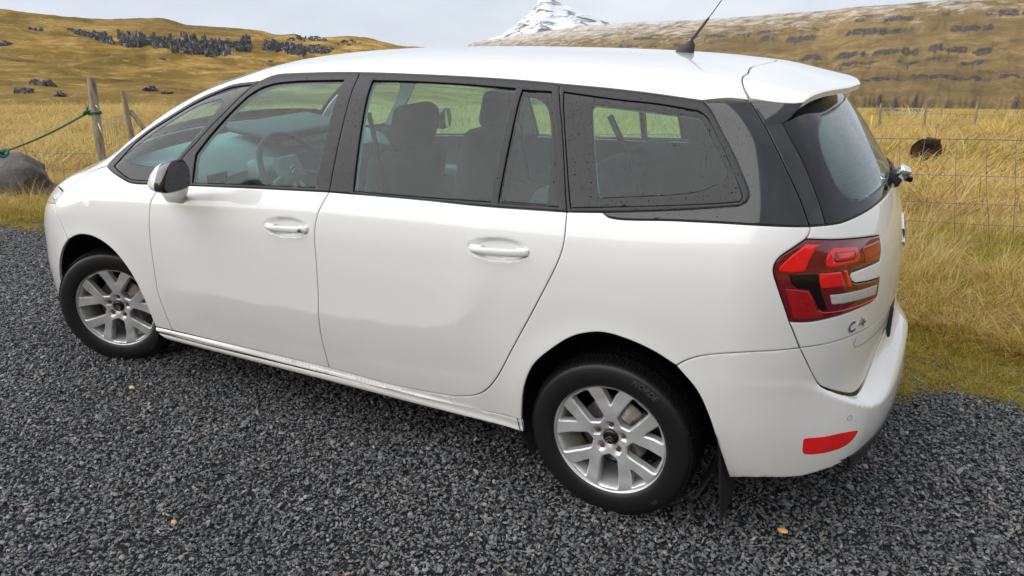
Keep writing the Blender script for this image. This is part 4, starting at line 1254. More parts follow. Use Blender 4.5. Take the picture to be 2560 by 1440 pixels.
# wheel wells, mud flaps, underside
for wx, cz, rr_ in ((2.84, .375, .385), (.02, .365, .385)):
    for s in (1, -1):
        V, Fc = lathe_mesh([(rr_, -.872), (rr_, -.50), (.02, -.50)], 40, math.radians(-35), math.radians(215))
        mesh_obj('wheel_well', [(wx + v[0], v[1] * s, cz + v[2]) for v in V], [f[::-1] for f in Fc] if s > 0 else Fc, M_DARKHOLE, car)
for s in (1, -1):
    bm = bmesh.new(); box_bm(bm, (3.236, -.755 * s, .300), (.010, .20, .40), Matrix.Rotation(math.radians(-7), 3, 'Y'), .003); bm_obj('mud_flap', bm, M_RUBBER, car)
bm = bmesh.new(); box_bm(bm, (1.43, 0, .262), (2.05, 1.60, .05)); box_bm(bm, (1.4, 0, .262), (4.2, .98, .051)); bm_obj('underbody', bm, M_DARKHOLE, car, False)

# --- cabin: a trim shell just inside the body, open at the windows
lft = [loop(['g1a', 'g1b', 'g1c', 'g1d']), loop([[SEG['g2a'][0]], 'g2a', [SEG['g3a'][1]], 'g3b', [SEG['g3c'][1], SEG['g2c'][0]], 'g2c', 'g2d']), c_q, c_0]
cut = [offset(h if area(h) > 0 else h[::-1], -.004) for h in lft]
mir_ = []
for h in cut:
    r_ = h.copy(); r_[:, 0] = 2 * AC - r_[:, 0]; mir_.append(r_)
shell = loop([[(.12, .80)], [(2 * AC - .12, .80)], [(2 * AC - .12, 1.05)], [(2 * AC - .95, 1.525)], [(2 * AC - 1.2, 1.545)], [(2 * AC - 3.0, 1.52)], [(AC, 1.50)], [(3.0, 1.52)], [(1.2, 1.545)], [(.95, 1.525)], [(.12, 1.05)]], .05)
panel('cabin_trim', M_CABINSHELL, shell, car, holes=cut + mir_ + [rwc], res=.07, gap=0, depth=.002, sink=.030, roll=0)
head = np.vstack([spline([(1.03, -.50), (1.6, -.555), (2.6, -.56), (3.06, -.50)], .06), spline([(3.06, .50), (2.6, .56), (1.6, .555), (1.03, .50)], .06)])
panel('roof_lining', M_CABINLIGHT, head, car, fn=mapO, res=.08, gap=0, depth=.002, sink=.035, roll=0)
bm = bmesh.new(); box_bm(bm, (1.43, 0, .36), (2.0, 1.60, .04)); box_bm(bm, (2.95, 0, .62), (1.2, 1.16, .04)); box_bm(bm, (1.44, -.80, .60), (1.95, .03, .46)); box_bm(bm, (1.44, .80, .60), (1.95, .03, .46))
bm_obj('cabin_floor', bm, M_CABIN, car, False)

def rbox(nm, c, s, rot, bev, mt, parent, seg=3):
    bm = bmesh.new(); box_bm(bm, c, s, rot, bev, seg); return bm_obj(nm, bm, mt, parent)
def make_seat(x, y, hr, w=.50, back=.66, hz=0.0):
    rt = Matrix.Rotation(math.radians(13), 3, 'Y')
    st = rbox('seat', (x - .28, y, .66), (.52, w, .16), Matrix.Rotation(math.radians(-5), 3, 'Y') if False else None, .05, M_SEAT, car)
    rbox('backrest', (x + .02, y, .90 + hz / 2), (.15, w - .02, back), rt, .06, M_SEAT, st)
    if hr:
        rbox('headrest', (x + .120 + hz * .1, y, 1.315 + hz), (.105, .27, .20), rt, .045, M_SEAT, st, 4)
        for e in (-.06, .06): tube('headrest_post', [(x + .085, y + e, 1.16 + hz), (x + .115, y + e, 1.26 + hz)], .006, M_CHROME, st, 6)
for y in (-.385, .385): make_seat(1.585, y, True)
for y in (-.52, 0, .52): make_seat(2.42, y, False, .44, .62, -.06)
for y in (-.40, .40): make_seat(3.10, y, False, .42, .52, -.14)
# dashboard with its central dial pod, wheel and vents
prof = [(.10, 1.105), (.28, 1.150), (.50, 1.155), (.66, 1.120), (.73, 1.05), (.71, .95), (.64, .80), (.60, .60), (.10, .60)]
bm = bmesh.new(); ys = [-.74, -.55, -.25, 0, .25, .55, .74]; R_ = []
for y in ys:
    lift = .035 * math.exp(-(y / .33) ** 2) - .05 * sst(.5, .78, np.array(abs(y)))
    R_.append([bm.verts.new((x + .03 * math.exp(-(y / .3) ** 2), y, z + (float(lift) if z > 1 else 0))) for x, z in prof])
for A, B in zip(R_, R_[1:]):
    for i in range(len(prof)): bm.faces.new((A[i], A[(i + 1) % len(prof)], B[(i + 1) % len(prof)], B[i]))
bm.faces.new(R_[0]); bm.faces.new(R_[-1])
dash = bm_obj('dashboard', bm, M_DASH, car)
rbox('dial_hood', (.60, .0, 1.205), (.34, .62, .045), Matrix.Rotation(.12, 3, 'Y'), .02, M_CABIN, dash)
rbox('dial_screen', (.735, -.02, 1.155), (.012, .40, .062), Matrix.Rotation(-.25, 3, 'Y'), .006, M_SCREEN, dash)
for y in (-.66, -.10, .10): rbox('air_vent', (.738, y, 1.045), (.012, .12, .055), None, .005, M_LENSBLACK, dash)
rbox('instrument_binnacle', (.76, -.37, 1.03), (.16, .20, .12), Matrix.Rotation(.3, 3, 'Y'), .05, M_DASH, dash)
cs = Vector((.945, -.375, 1.065)); q = Vector((.88, 0, .47)).normalized().to_track_quat('Z', 'Y').to_matrix()
ringp = [cs + q @ Vector((.188 * math.cos(t), .182 * math.sin(t), 0)) for t in np.linspace(0, 2 * np.pi, 49)[:-1]]
sw = tube('steering_wheel', ringp, .0145, M_CABIN, car, 10, True)
rbox('wheel_hub', cs + q @ Vector((0, 0, -.02)), (.17, .15, .05), q, .03, M_DASH, sw)
for an in (200, -20, 255, 285): tube('wheel_spoke', [cs + q @ Vector((.06 * math.cos(math.radians(an)), .06 * math.sin(math.radians(an)), -.015)), cs + q @ Vector((.182 * math.cos(math.radians(an)), .178 * math.sin(math.radians(an)), 0))], .012, M_STEEL if an < 100 and an > -100 and an not in (255, 285) else M_DASH, sw, 8)
for k in (0, 1):
    for e in (-1, 1):
        a = cs + q @ Vector((0, .014 - .022 * k, .008)); b = cs + q @ Vector((.020 * e, -.004 - .022 * k, .008))
        tube('chevron_badge', [a, b], .003, M_CHROME, sw, 5)
rbox('sun_visor', (1.06, -.33, 1.500), (.17, .34, .02), Matrix.Rotation(-.35, 3, 'Y'), .008, M_CABINLIGHT, car)
for s in (-1, 1):
    rbox('door_armrest', (1.15, -.82 * s, .86), (.75, .06, .07), None, .02, M_DASH, car)
    tube('seat_belt', [(2.70, .62 * s, 1.44), (2.76, .58 * s, 1.30), (2.80, .45 * s, 1.05)], .012, M_RUBBER, car, 6)
    tube('seat_belt', [(1.66, .64 * s, 1.40), (1.70, .64 * s, 1.20), (1.74, .66 * s, .90)], .010, M_RUBBER, car, 6)

# ------------------------------------------------------------------ the place
HAZE = .00007
def pad_edge(x):        # y at which the gravel gives way to grass
    return .52 + .125 * (x + 2.6) + .10 * np.sin(x * 1.9 + .7) + .05 * np.sin(x * 5.3) - .42 * sst(2.2, 4.4, x)
def field_z(x, y):
    """the meadow: a gentle plane that meets the levelled gravel pad"""
    pl = .038 * x - .100 * (y - 1.45)
    w = sst(.15, 2.1, y - pad_edge(x))
    return pl * w
def fnoise(x, y, s, seed=0.0):
    return noise.noise(Vector((x * s + seed, y * s - seed, seed * .37)))
def vnoise(X, Y, s, seed=0.0, octs=3):
    out = np.zeros(len(X)); a = 1.0; tot = 0
    for o in range(octs):
        out += a * np.array([noise.noise(Vector((x * s + seed, y * s + seed * 1.7, seed))) for x, y in zip(X, Y)])
        tot += a; a *= .5; s *= 2.1; seed += 3.3
    return out / tot

def ground_mat(name, stops, scale, bump_s, bump_d, rough=.9, second=None, bscale=None):
    mt, nd, lk, b = new_mat(name)
    v = coords(nd, lk)
    f = noise_n(nd, lk, v, scale, 8, .62)
    c = ramp(nd, lk, f, stops)
    if second:
        f2 = noise_n(nd, lk, v, second[0], 5, .6)
        c = mixc(nd, lk, ramp(nd, lk, f2, [(second[1], (0, 0, 0)), (second[2], (1, 1, 1))]), c, second[3])
    lk.new(c, b.inputs['Base Color'])
    setp(b, rough=rough, spec=.2)
    bump(nd, lk, noise_n(nd, lk, v, bscale or scale * 8, 6, .7), bump_s, bump_d, b)
    return mt

M_GRIT = ground_mat('dark_grit', [(.3, (.010, .010, .011)), (.7, (.04, .04, .042))], 60, .8, .01, .6, bscale=140)
M_SOIL = ground_mat('meadow_ground', [(.30, (.17, .14, .020)), (.50, (.34, .25, .05)), (.68, (.50, .35, .09))], .9, .6, .05, .95, (.28, .46, .66, (.10, .095, .022)), 30)

# gravel pad (flat sheet with a slightly uneven top) and the meadow round it
def grid_obj(name, xs, ys, zf, mt, kind):
    X, Y = np.meshgrid(xs, ys); Z = zf(X.ravel(), Y.ravel())
    V = np.stack([X.ravel(), Y.ravel(), Z], 1); n, k = len(ys), len(xs)
    idx = np.arange(n * k).reshape(n, k)
    Fc = np.stack([idx[:-1, :-1].ravel(), idx[:-1, 1:].ravel(), idx[1:, 1:].ravel(), idx[1:, :-1].ravel()], 1)
    o = mesh_obj(name, V, [tuple(int(i) for i in f) for f in Fc], mt)
    return tag(o, kind=kind)
def gs(a, b, n0, n1):       # spacing that widens away from the car
    return np.unique(np.concatenate([np.linspace(a, -12, n1), np.linspace(-12, 14, n0), np.linspace(14, b, n1)]))
def meadow_h(x, y):
    z = field_z(x, y)
    out = z - .012
    far = sst(1.2, 3.5, y - pad_edge(x))
    lum = np.zeros(len(x)); near = np.where((y > 0) & (np.abs(x) < 80) & (y < 80))[0]
    lum[near] = vnoise(x[near], y[near], .45, 2.0, 2) * .10 + vnoise(x[near], y[near], .11, 5.0, 2) * .22
    return out + lum * far
grid_obj('meadow', gs(-420, 300, 110, 34), np.unique(np.concatenate([np.linspace(-60, -6, 14), np.linspace(-6, 22, 120), np.linspace(22, 460, 60)])), meadow_h, M_SOIL, 'structure')
def pad_h(x, y):
    # runs a little under the turf at its far edge
    e = sst(-.15, .5, y - pad_edge(x) - .35)
    return .0 - .006 + .02 * e * 0 + np.where(e > 0, (field_z(x, y) - .03) * 0 - .05 * e, 0)
pxs = np.linspace(-16, 16, 90)
padV = []; padF = []
rows = 26
for i, x in enumerate(pxs):
    ytop = pad_edge(x) + .45
    for j in range(rows):
        y = -26 + (ytop + 26) * (j / (rows - 1)) ** .5
        padV.append((x, y, -.004 - (.03 if j == rows - 1 else 0)))
for i in range(len(pxs) - 1):
    for j in range(rows - 1):
        a = i * rows + j; padF.append((a, a + rows, a + rows + 1, a + 1))
tag(mesh_obj('gravel_ground', padV, padF, M_GRIT), kind='structure')

# scattering: one point cloud, instances picked from a few hand-made shapes
def scatter(name, P, R, S, I, variants, kind='stuff'):
    me = bpy.data.meshes.new(name)
    me.from_pydata([tuple(p) for p in P], [], [])
    a = me.attributes.new('rot', 'FLOAT_VECTOR', 'POINT'); a.data.foreach_set('vector', np.asarray(R, np.float32).ravel())
    a = me.attributes.new('scl', 'FLOAT_VECTOR', 'POINT'); a.data.foreach_set('vector', np.asarray(S, np.float32).ravel())
    a = me.attributes.new('idx', 'INT', 'POINT'); a.data.foreach_set('value', np.asarray(I, np.int32))
    o = link(bpy.data.objects.new(name, me))
    c = bpy.data.collections.new(name + '_shapes')
    for v in variants:
        c.objects.link(v)
    ng = bpy.data.node_groups.new(name, 'GeometryNodeTree')
    ng.interface.new_socket('Geometry', in_out='INPUT', socket_type='NodeSocketGeometry')
    ng.interface.new_socket('Geometry', in_out='OUTPUT', socket_type='NodeSocketGeometry')
    N, L = ng.nodes, ng.links
    gi, go = N.new('NodeGroupInput'), N.new('NodeGroupOutput')
    ci = N.new('GeometryNodeCollectionInfo'); ci.inputs['Collection'].default_value = c
    ci.inputs['Separate Children'].default_value = True; ci.inputs['Reset Children'].default_value = True
    ip = N.new('GeometryNodeInstanceOnPoints'); ip.inputs['Pick Instance'].default_value = True
    def attr(nm, dt):
        q = N.new('GeometryNodeInputNamedAttribute'); q.data_type = dt; q.inputs['Name'].default_value = nm
        return q.outputs['Attribute']
    er = N.new('FunctionNodeEulerToRotation'); L.new(attr('rot', 'FLOAT_VECTOR'), er.inputs[0])
    L.new(gi.outputs[0], ip.inputs['Points']); L.new(ci.outputs[0], ip.inputs['Instance'])
    L.new(attr('idx', 'INT'), ip.inputs['Instance Index']); L.new(er.outputs[0], ip.inputs['Rotation'])
    L.new(attr('scl', 'FLOAT_VECTOR'), ip.inputs['Scale'])
    L.new(ip.outputs[0], go.inputs[0])
    md = o.modifiers.new('scatter', 'NODES'); md.node_group = ng
    return tag(o, kind=kind)

def rand_col_mat(name, stops, rough, spec=.4, var_noise=0.0, nscale=60, ramp_rough=None, trans=0.0):
    """colour differs from piece to piece"""
    mt, nd, lk, b = new_mat(name)
    oi = nd.new('ShaderNodeObjectInfo')
    c = ramp(nd, lk, oi.outputs['Random'], stops)
    pn = noise_n(nd, lk, oi.outputs['Location'], .9, 5, .6)
    c = mixc(nd, lk, math_n(nd, lk, 'MULTIPLY', ramp(nd, lk, pn, [(.42, (0, 0, 0)), (.66, (1, 1, 1))]), .30), c, (.06, .06, .062))
    if var_noise:
        v = coords(nd, lk)
        f = noise_n(nd, lk, v, nscale, 4, .6)
        c2 = mixc(nd, lk, math_n(nd, lk, 'MULTIPLY', f, var_noise), c, (.0, .0, .0))
        lk.new(c2, b.inputs['Base Color'])
        bump(nd, lk, f, .4, .002, b)
    else:
        lk.new(c, b.inputs['Base Color'])
    setp(b, rough=rough, spec=spec)
    return mt

# --- gravel: broken chips, twelve shapes
M_STONE = rand_col_mat('gravel_stone', [(0, (.055, .057, .062)), (.20, (.125, .129, .138)), (.55, (.21, .216, .225)), (.85, (.30, .30, .30)), (.94, (.31, .28, .23)), (.97, (.50, .49, .48)), (1, (.34, .20, .15))], .38, .5, .45, 220)
stones = []
for k in range(12):
    bm = bmesh.new()
    n = random.randint(11, 16)
    sx, sy, sz = random.uniform(.8, 1.2), random.uniform(.55, .95), random.uniform(.28, .55)
    for i in range(n):
        d = Vector((random.gauss(0, 1), random.gauss(0, 1), random.gauss(0, 1))).normalized()
        q = random.uniform(.82, 1.0)
        bm.verts.new((d.x * sx * q * .5, d.y * sy * q * .5, d.z * sz * q * .5))
    bmesh.ops.convex_hull(bm, input=bm.verts[:])
    bmesh.ops.delete(bm, geom=[v for v in bm.verts if not v.link_faces], context='VERTS')
    bmesh.ops.bevel(bm, geom=bm.edges[:], offset=.045, segments=1, affect='EDGES')
    bmesh.ops.recalc_face_normals(bm, faces=bm.faces)
    me = bpy.data.meshes.new('gravel_chip'); bm.to_mesh(me); bm.free(); me.materials.append(M_STONE)
    stones.append(bpy.data.objects.new('gravel_chip', me))
def stone_pts(n, xr, yr, keep, size, zj):
    x = rng.uniform(*xr, n); y = rng.uniform(*yr, n)
    k = keep(x, y); x, y = x[k], y[k]; n = len(x)
    s = np.exp(rng.normal(np.log(size), .33, n))
    z = rng.uniform(-.004, zj, n) 
    P = np.stack([x, y, z], 1)
    R = np.stack([rng.normal(0, .38, n), rng.normal(0, .38, n), rng.uniform(0, 6.283, n)], 1)
    return P, R, np.repeat(s[:, None], 3, 1), rng.integers(0, 12, n)
def edge_keep(x, y, soft=.25):
    e = y - pad_edge(x)
    return e < rng.uniform(-.1, .55, len(x)) + .35 * sst(1.5, 4.0, x)
sets = []
def mossy(x, y):
    e = y - pad_edge(x); out = np.zeros(len(x), bool)
    k = np.where((e > -1.75 * sst(1.8, 4.0, x) - .08) & (e < .9) & (y > .20))[0]
    if len(k):
        pv = vnoise(x[k], y[k], 1.1, 21.0, 2); out[k] = pv > .15 - .50 * sst(-1.2, .25, e[k])
    return out
def near_view(x, y):        # the part of the pad the camera can see, with a margin
    return edge_keep(x, y) & ~(mossy(x, y) & (rng.random(len(x)) < .80)) & (y > -2.45) & (y > -2.45 - .55 * (x - 1.0) * (x < 1.0) * 1.0) & ((x > -4.4))
sets.append(stone_pts(340000, (-4.5, 5.2), (-2.5, 2.2), near_view, .0180, .016))
sets.append(stone_pts(70000, (-4.5, 5.2), (-2.5, 2.2), near_view, .0115, .018))
sets.append(stone_pts(30000, (-9, 9), (-9, 2.6), lambda x, y: edge_keep(x, y) & ((y < -2.45) | (x < -4.4) | (x > 5.2) | (y < -2.45 - .55 * (x - 1.0) * (x < 1.0))), .022, .01))
P, R, S, I = [np.concatenate(q) for q in zip(*sets)]
scatter('gravel', P, R, S, I, stones)

# --- grass
def blade(bm, base, h, lean, bend_dir, w, seg=3, mi=0):
    L = []; 
    side_ = Vector((-bend_dir.y, bend_dir.x, 0))
    tw = random.uniform(-.9, .9)
    side_ = (side_ * math.cos(tw) + bend_dir * math.sin(tw))
    for i in range(seg + 1):
        t = i / seg
        p = base + Vector((0, 0, 1)) * h * (t - .35 * lean * t * t) + bend_dir * h * lean * t * t
        ww = w * (1 - t * .92)
        L.append((p - side_ * ww / 2, p + side_ * ww / 2))
    vs = [(bm.verts.new(a), bm.verts.new(b)) for a, b in L]
    for a, b in zip(vs, vs[1:]):
        f = bm.faces.new((a[0], a[1], b[1], b[0])); f.material_index = mi
def tuft(name, n, rad, h, lean, w, mats, mix, bias=(.8, -.3)):
    bm = bmesh.new()
    for i in range(n):
        a = random.uniform(0, 6.283); r_ = rad * random.random() ** .6
        d = Vector((math.cos(a) + bias[0] * random.random(), math.sin(a) + bias[1] * random.random(), 0)).normalized()
        mi = 0 if random.random() < mix else random.randint(1, len(mats) - 1)
        blade(bm, Vector((math.cos(a) * r_, math.sin(a) * r_, -.02)), h * random.uniform(.5, 1.15), random.uniform(*lean), d, w * random.uniform(.7, 1.3), 3, mi)
    me = bpy.data.meshes.new(name); bm.to_mesh(me); bm.free()
    for m_ in mats: me.materials.append(m_)
    return bpy.data.objects.new(name, me)
def leaf_mat(name, stops, rough=.6):
    mt, nd, lk, b = new_mat(name)
    oi = nd.new('ShaderNodeObjectInfo')
    c = ramp(nd, lk, oi.outputs['Random'], stops)
    lk.new(c, b.inputs['Base Color'])
    setp(b, rough=rough, spec=.25)
    tl = nd.new('ShaderNodeBsdfTranslucent'); lk.new(c, tl.inputs['Color'])
    ms = nd.new('ShaderNodeMixShader'); ms.inputs['Fac'].default_value = .30
    out = nd['Material Output']
    lk.new(b.outputs['BSDF'], ms.inputs[1]); lk.new(tl.outputs['BSDF'], ms.inputs[2]); lk.new(ms.outputs['Shader'], out.inputs['Surface'])
    return mt
M_STRAW = leaf_mat('dry_grass', [(0, (.48, .31, .085)), (.4, (.62, .43, .130)), (.75, (.71, .53, .20)), (1, (.53, .38, .11))])
M_PALE = leaf_mat('pale_dead_stalk', [(0, (.58, .46, .22)), (1, (.70, .56, .30))])
M_GREEN = leaf_mat('green_grass', [(0, (.32, .28, .026)), (.5, (.46, .39, .038)), (1, (.22, .24, .030))])
M_BROWN = leaf_mat('brown_grass', [(0, (.24, .145, .045)), (1, (.36, .22, .065))])
straw = [tuft('straw_tuft', 50, .10, .155, (.5, 1.5), .0048, [M_STRAW, M_PALE, M_BROWN, M_GREEN], .68) for _ in range(4)]
green = [tuft('green_tuft', 46, .10, .11, (.3, 1.2), .0045, [M_GREEN, M_STRAW, M_BROWN], .70) for _ in range(3)]
tall = [tuft('tall_tuft', 14, .08, .34, (.15, .9), .0040, [M_PALE, M_STRAW], .6) for _ in range(3)]
clump = [tuft('straw_clump', 60, .34, .34, (.6, 1.6), .016, [M_STRAW, M_PALE, M_BROWN, M_GREEN], .72) for _ in range(4)]
gclump = [tuft('green_clump', 60, .34, .22, (.5, 1.4), .016, [M_GREEN, M_STRAW, M_BROWN], .62) for _ in range(2)]
bclump = [tuft('brown_clump', 50, .34, .26, (.5, 1.4), .016, [M_BROWN, M_STRAW], .6) for _ in range(2)]
moss = [tuft('moss_tuft', 64, .07, .050, (.2, 1.0), .004, [M_GREEN, M_STRAW], .62) for _ in range(2)]
variants = straw + green + tall + clump + gclump + bclump + moss
# collections list their members by name: give sortable plain names
VI = {}
for i, o in enumerate(sorted(variants, key=lambda o: o.name)): VI.setdefault(o.name.split('.')[0], []).append(i)
def meadow_z(x, y): return meadow_h(x, y) + .008
def gpts(kind_probs, n, xr, yr, keep, smin, smax):
    x = rng.uniform(*xr, n); y = rng.uniform(*yr, n)
    k = keep(x, y); x, y = x[k], y[k]; n = len(x)
    z = meadow_z(x, y)
    pv = vnoise(x, y, .35, 9.0, 2); pv2 = vnoise(x, y, .16, 14.0, 2)
    idx = np.zeros(n, int); sc = rng.uniform(smin, smax, n)
    for i in range(n):
        nm = kind_probs(pv[i], pv2[i], y[i] - pad_edge(x[i]), rng.random())
        idx[i] = random.choice(VI[nm])
    R = np.stack([rng.normal(-.08, .12, n), rng.normal(.03, .12, n), rng.normal(0, .9, n)], 1)
    return np.stack([x, y, z], 1), R, np.repeat(sc[:, None], 3, 1), idx
def near_kind(p, q, e, r):
    if e < .45: return 'moss_tuft' if r < .7 else 'green_tuft'
    if e < 1.1: return 'green_tuft' if r < .45 + p else ('straw_tuft' if r < .93 else 'moss_tuft')
    g = .36 + .20 * sst(3.5, 1.2, e) + 1.1 * p
    return 'green_tuft' if r < g else ('tall_tuft' if r > .90 else 'straw_tuft')
def far_kind(p, q, e, r):
    if r < .20 + 1.2 * p: return 'green_clump'
    if r < .38 + .9 * p + 1.0 * q: return 'brown_clump'
    return 'straw_clump'
def turf(x, y):
    e = y - pad_edge(x)
    return (e > .02) & (rng.random(len(x)) < sst(-.2, .5, e)) 
def fringe(x, y):       # ragged moss and grass creeping over the edge of the gravel at the right
    e = y - pad_edge(x)
    pv = vnoise(x, y, 1.1, 21.0, 2)
    return (e > -1.75 * sst(1.8, 4.0, x) - .08) & (e < .8) & (pv > .12 - .50 * sst(-1.2, .25, e)) 
gs_ = []
gs_.append(gpts(near_kind, 8000, (-10.5, -2.4), (.4, 5.5), turf, .8, 1.35))
gs_.append(gpts(near_kind, 13000, (2.6, 8.5), (.9, 8.2), turf, .8, 1.30))
gs_.append(gpts(near_kind, 2600, (-2.6, 2.7), (1.6, 6.5), turf, .8, 1.3))
gs_.append(gpts(lambda p, q, e, r: 'moss_tuft', 30000, (1.8, 6.0), (.20, 2.8), fringe, .5, 1.1))
gs_.append(gpts(lambda p, q, e, r: 'moss_tuft', 2200, (-6.5, 1.8), (-.2, 1.8), fringe, .5, 1.1))
gs_.append(gpts(far_kind, 13000, (-34, 13), (3.0, 22), lambda x, y: (y > 5.2) | (x < -8), .8, 1.5))
gs_.append(gpts(far_kind, 15000, (-110, 30), (14, 62), lambda x, y: x > -2.1 * y - 8, 1.2, 2.4))
gs_.append(gpts(far_kind, 5000, (-170, 60), (45, 125), lambda x, y: x > -2.1 * y, 2.0, 4.0))
P, R, S, I = [np.concatenate(q) for q in zip(*gs_)]
tag(scatter('meadow_grass', P, R, S, I, variants), kind='stuff')

# ------------------------------------------------------------------ hills and mountains, by bearing and distance from the lay-by
def sph(az, d, el):
    """point at bearing az (degrees from +y towards +x), horizontal distance d, elevation angle el"""
    a = np.radians(az); 
    return np.stack([EYE.x + d * np.sin(a), EYE.y + d * np.cos(a), EYE.z + d * np.tan(np.radians(el))], -1)
def ridge_mesh(name, az, rows_d, el_fn, mt, rough_amp, rs, seed):
    A, D = np.meshgrid(az, rows_d)
    V = sph(A.ravel(), D.ravel(), el_fn(A.ravel(), D.ravel()))
    if rough_amp:
        w = rough_amp(A.ravel(), D.ravel())
        V[:, 2] += w * np.array([noise.fractal(Vector((v[0] * rs, v[1] * rs, seed)), 1.0, 2.1, 5) for v in V])
    n, k = len(rows_d), len(az)
    idx = np.arange(n * k).reshape(n, k)
    Fc = np.stack([idx[:-1, :-1].ravel(), idx[:-1, 1:].ravel(), idx[1:, 1:].ravel(), idx[1:, :-1].ravel()], 1)
    return tag(mesh_obj(name, V, [tuple(int(i) for i in f[::-1]) for f in Fc], mt), kind='structure')

def hill_mat(name, layers, rock, bands=None, snow=None, gorge=None, bare=None, seed=0.0, sc=.05, streak=6.0, rock_lo=.55, rock_hi=.72):
    """grass with streaks running across the slope, rock where it is steep, snow above a height"""
    mt, nd, lk, b = new_mat(name)
    g = nd.new('ShaderNodeNewGeometry')
    v0 = g.outputs['Position']
    v = coords(nd, lk, (sc, sc, sc * streak))
    f = noise_n(nd, lk, v, 1.0, 9, .66, .4)
    c = ramp(nd, lk, f, layers)
    f5 = noise_n(nd, lk, coords(nd, lk, (sc * .18, sc * .18, sc * .5)), 1.0, 4, .5)
    c = mixc(nd, lk, ramp(nd, lk, f5, [(.42, (0, 0, 0)), (.62, (.6, .6, .6))]), c, layers[0][1])
    f6 = noise_n(nd, lk, coords(nd, lk, (sc * 7, sc * 7, sc * 7 * streak)), 1.0, 6, .7, .5)
    c = mixc(nd, lk, ramp(nd, lk, f6, [(.46, (0, 0, 0)), (.62, (.75, .75, .75))]), c, layers[1][1])
    c = mixc(nd, lk, ramp(nd, lk, f6, [(.30, (.65, .65, .65)), (.44, (0, 0, 0))]), c, layers[-1][1])
    sn = nd.new('ShaderNodeSeparateXYZ'); lk.new(g.outputs['Normal'], sn.inputs['Vector'])
    f2 = noise_n(nd, lk, coords(nd, lk, (sc * 3, sc * 3, sc * 3)), 1.0, 7, .7)
    st = math_n(nd, lk, 'ADD', sn.outputs['Z'], math_n(nd, lk, 'MULTIPLY_ADD', f2, .35))
    st.node.inputs[1].default_value = 0
    q = math_n(nd, lk, 'SUBTRACT', f2, .5); q2 = math_n(nd, lk, 'MULTIPLY', q, .5)
    steep = math_n(nd, lk, 'ADD', sn.outputs['Z'], q2)
    rk = ramp(nd, lk, steep, [(rock_lo, (1, 1, 1)), (rock_hi, (0, 0, 0))])
    fr = noise_n(nd, lk, coords(nd, lk, (sc * 14, sc * 14, sc * 4)), 1.0, 6, .7)
    rc = ramp(nd, lk, fr, rock)
    c = mixc(nd, lk, rk, c, rc)
    if bands:
        sp = nd.new('ShaderNodeSeparateXYZ'); lk.new(v0, sp.inputs['Vector'])
        # strata: dark ledges at some heights, broken along their length and drained by gullies
        hz = math_n(nd, lk, 'ADD', sp.outputs['Z'], math_n(nd, lk, 'MULTIPLY', noise_n(nd, lk, coords(nd, lk, (.0032, .0032, .0032)), 1.0, 5, .6), bands['warp']))
        wv = nd.new('ShaderNodeMath'); wv.operation = 'PINGPONG'; wv.inputs[1].default_value = bands['period'] / 2
        lk.new(hz, wv.inputs[0])
        bd = math_n(nd, lk, 'DIVIDE', wv.outputs[0], bands['period'] / 2)
        brk = noise_n(nd, lk, coords(nd, lk, (.03, .03, .03)), 1.0, 9, .78, .8)
        pat = noise_n(nd, lk, coords(nd, lk, (.0045, .0045, .02)), 1.0, 3, .5)
        brk = math_n(nd, lk, 'ADD', brk, math_n(nd, lk, 'MULTIPLY', math_n(nd, lk, 'SUBTRACT', pat, .52), 1.0))
        m1 = math_n(nd, lk, 'SUBTRACT', brk, math_n(nd, lk, 'MULTIPLY', bd, .85))
        lk_f = ramp(nd, lk, m1, [(bands.get('lo', .22), (0, 0, 0)), (bands.get('lo', .22) + .09, (1, 1, 1))])
        c = mixc(nd, lk, math_n(nd, lk, 'MULTIPLY', lk_f, bands['amt']), c, rc)
    if bare:
        an = nd.new('ShaderNodeAttribute'); an.attribute_name = bare
        fb = noise_n(nd, lk, coords(nd, lk, (.11, .11, .11)), 1.0, 6, .75)
        bm_ = math_n(nd, lk, 'ADD', an.outputs['Fac'], math_n(nd, lk, 'MULTIPLY', math_n(nd, lk, 'SUBTRACT', fb, .5), 1.6))
        c = mixc(nd, lk, ramp(nd, lk, bm_, [(.38, (0, 0, 0)), (.72, (.92, .92, .92))]), c, rc)
    if gorge:
        sp = nd.new('ShaderNodeSeparateXYZ'); lk.new(v0, sp.inputs['Vector'])
        mr = nd.new('ShaderNodeMapRange'); mr.inputs['From Min'].default_value = gorge[1]; mr.inputs['From Max'].default_value = gorge[0]
        lk.new(sp.outputs['Z'], mr.inputs['Value'])
        fg = noise_n(nd, lk, coords(nd, lk, (.05, .05, .012)), 1.0, 6, .7, .3)
        gg = math_n(nd, lk, 'ADD', math_n(nd, lk, 'MULTIPLY', mr.outputs['Result'], .38), fg)
        c = mixc(nd, lk, ramp(nd, lk, gg, [(.66, (0, 0, 0)), (.80, (.9, .9, .9))]), c, rc)
    if snow:
        sp = nd.new('ShaderNodeSeparateXYZ'); lk.new(v0, sp.inputs['Vector'])
        fs = noise_n(nd, lk, coords(nd, lk, (sc * 1.3, sc * 1.3, sc * 6.5)), 1.0, 9, .72, .6)
        mr = nd.new('ShaderNodeMapRange'); mr.inputs['From Min'].default_value = snow[0]; mr.inputs['From Max'].default_value = snow[1]
        lk.new(sp.outputs['Z'], mr.inputs['Value'])
        s1 = math_n(nd, lk, 'ADD', math_n(nd, lk, 'MULTIPLY', mr.outputs['Result'], snow[2]), fs)
        s1 = math_n(nd, lk, 'MULTIPLY', ramp(nd, lk, s1, [(snow[3], (0, 0, 0)), (snow[4], (1, 1, 1))]), snow[5])
        c = mixc(nd, lk, s1, c, snow[6] if len(snow) > 6 else (.82, .84, .87))
    lk.new(c, b.inputs['Base Color'])
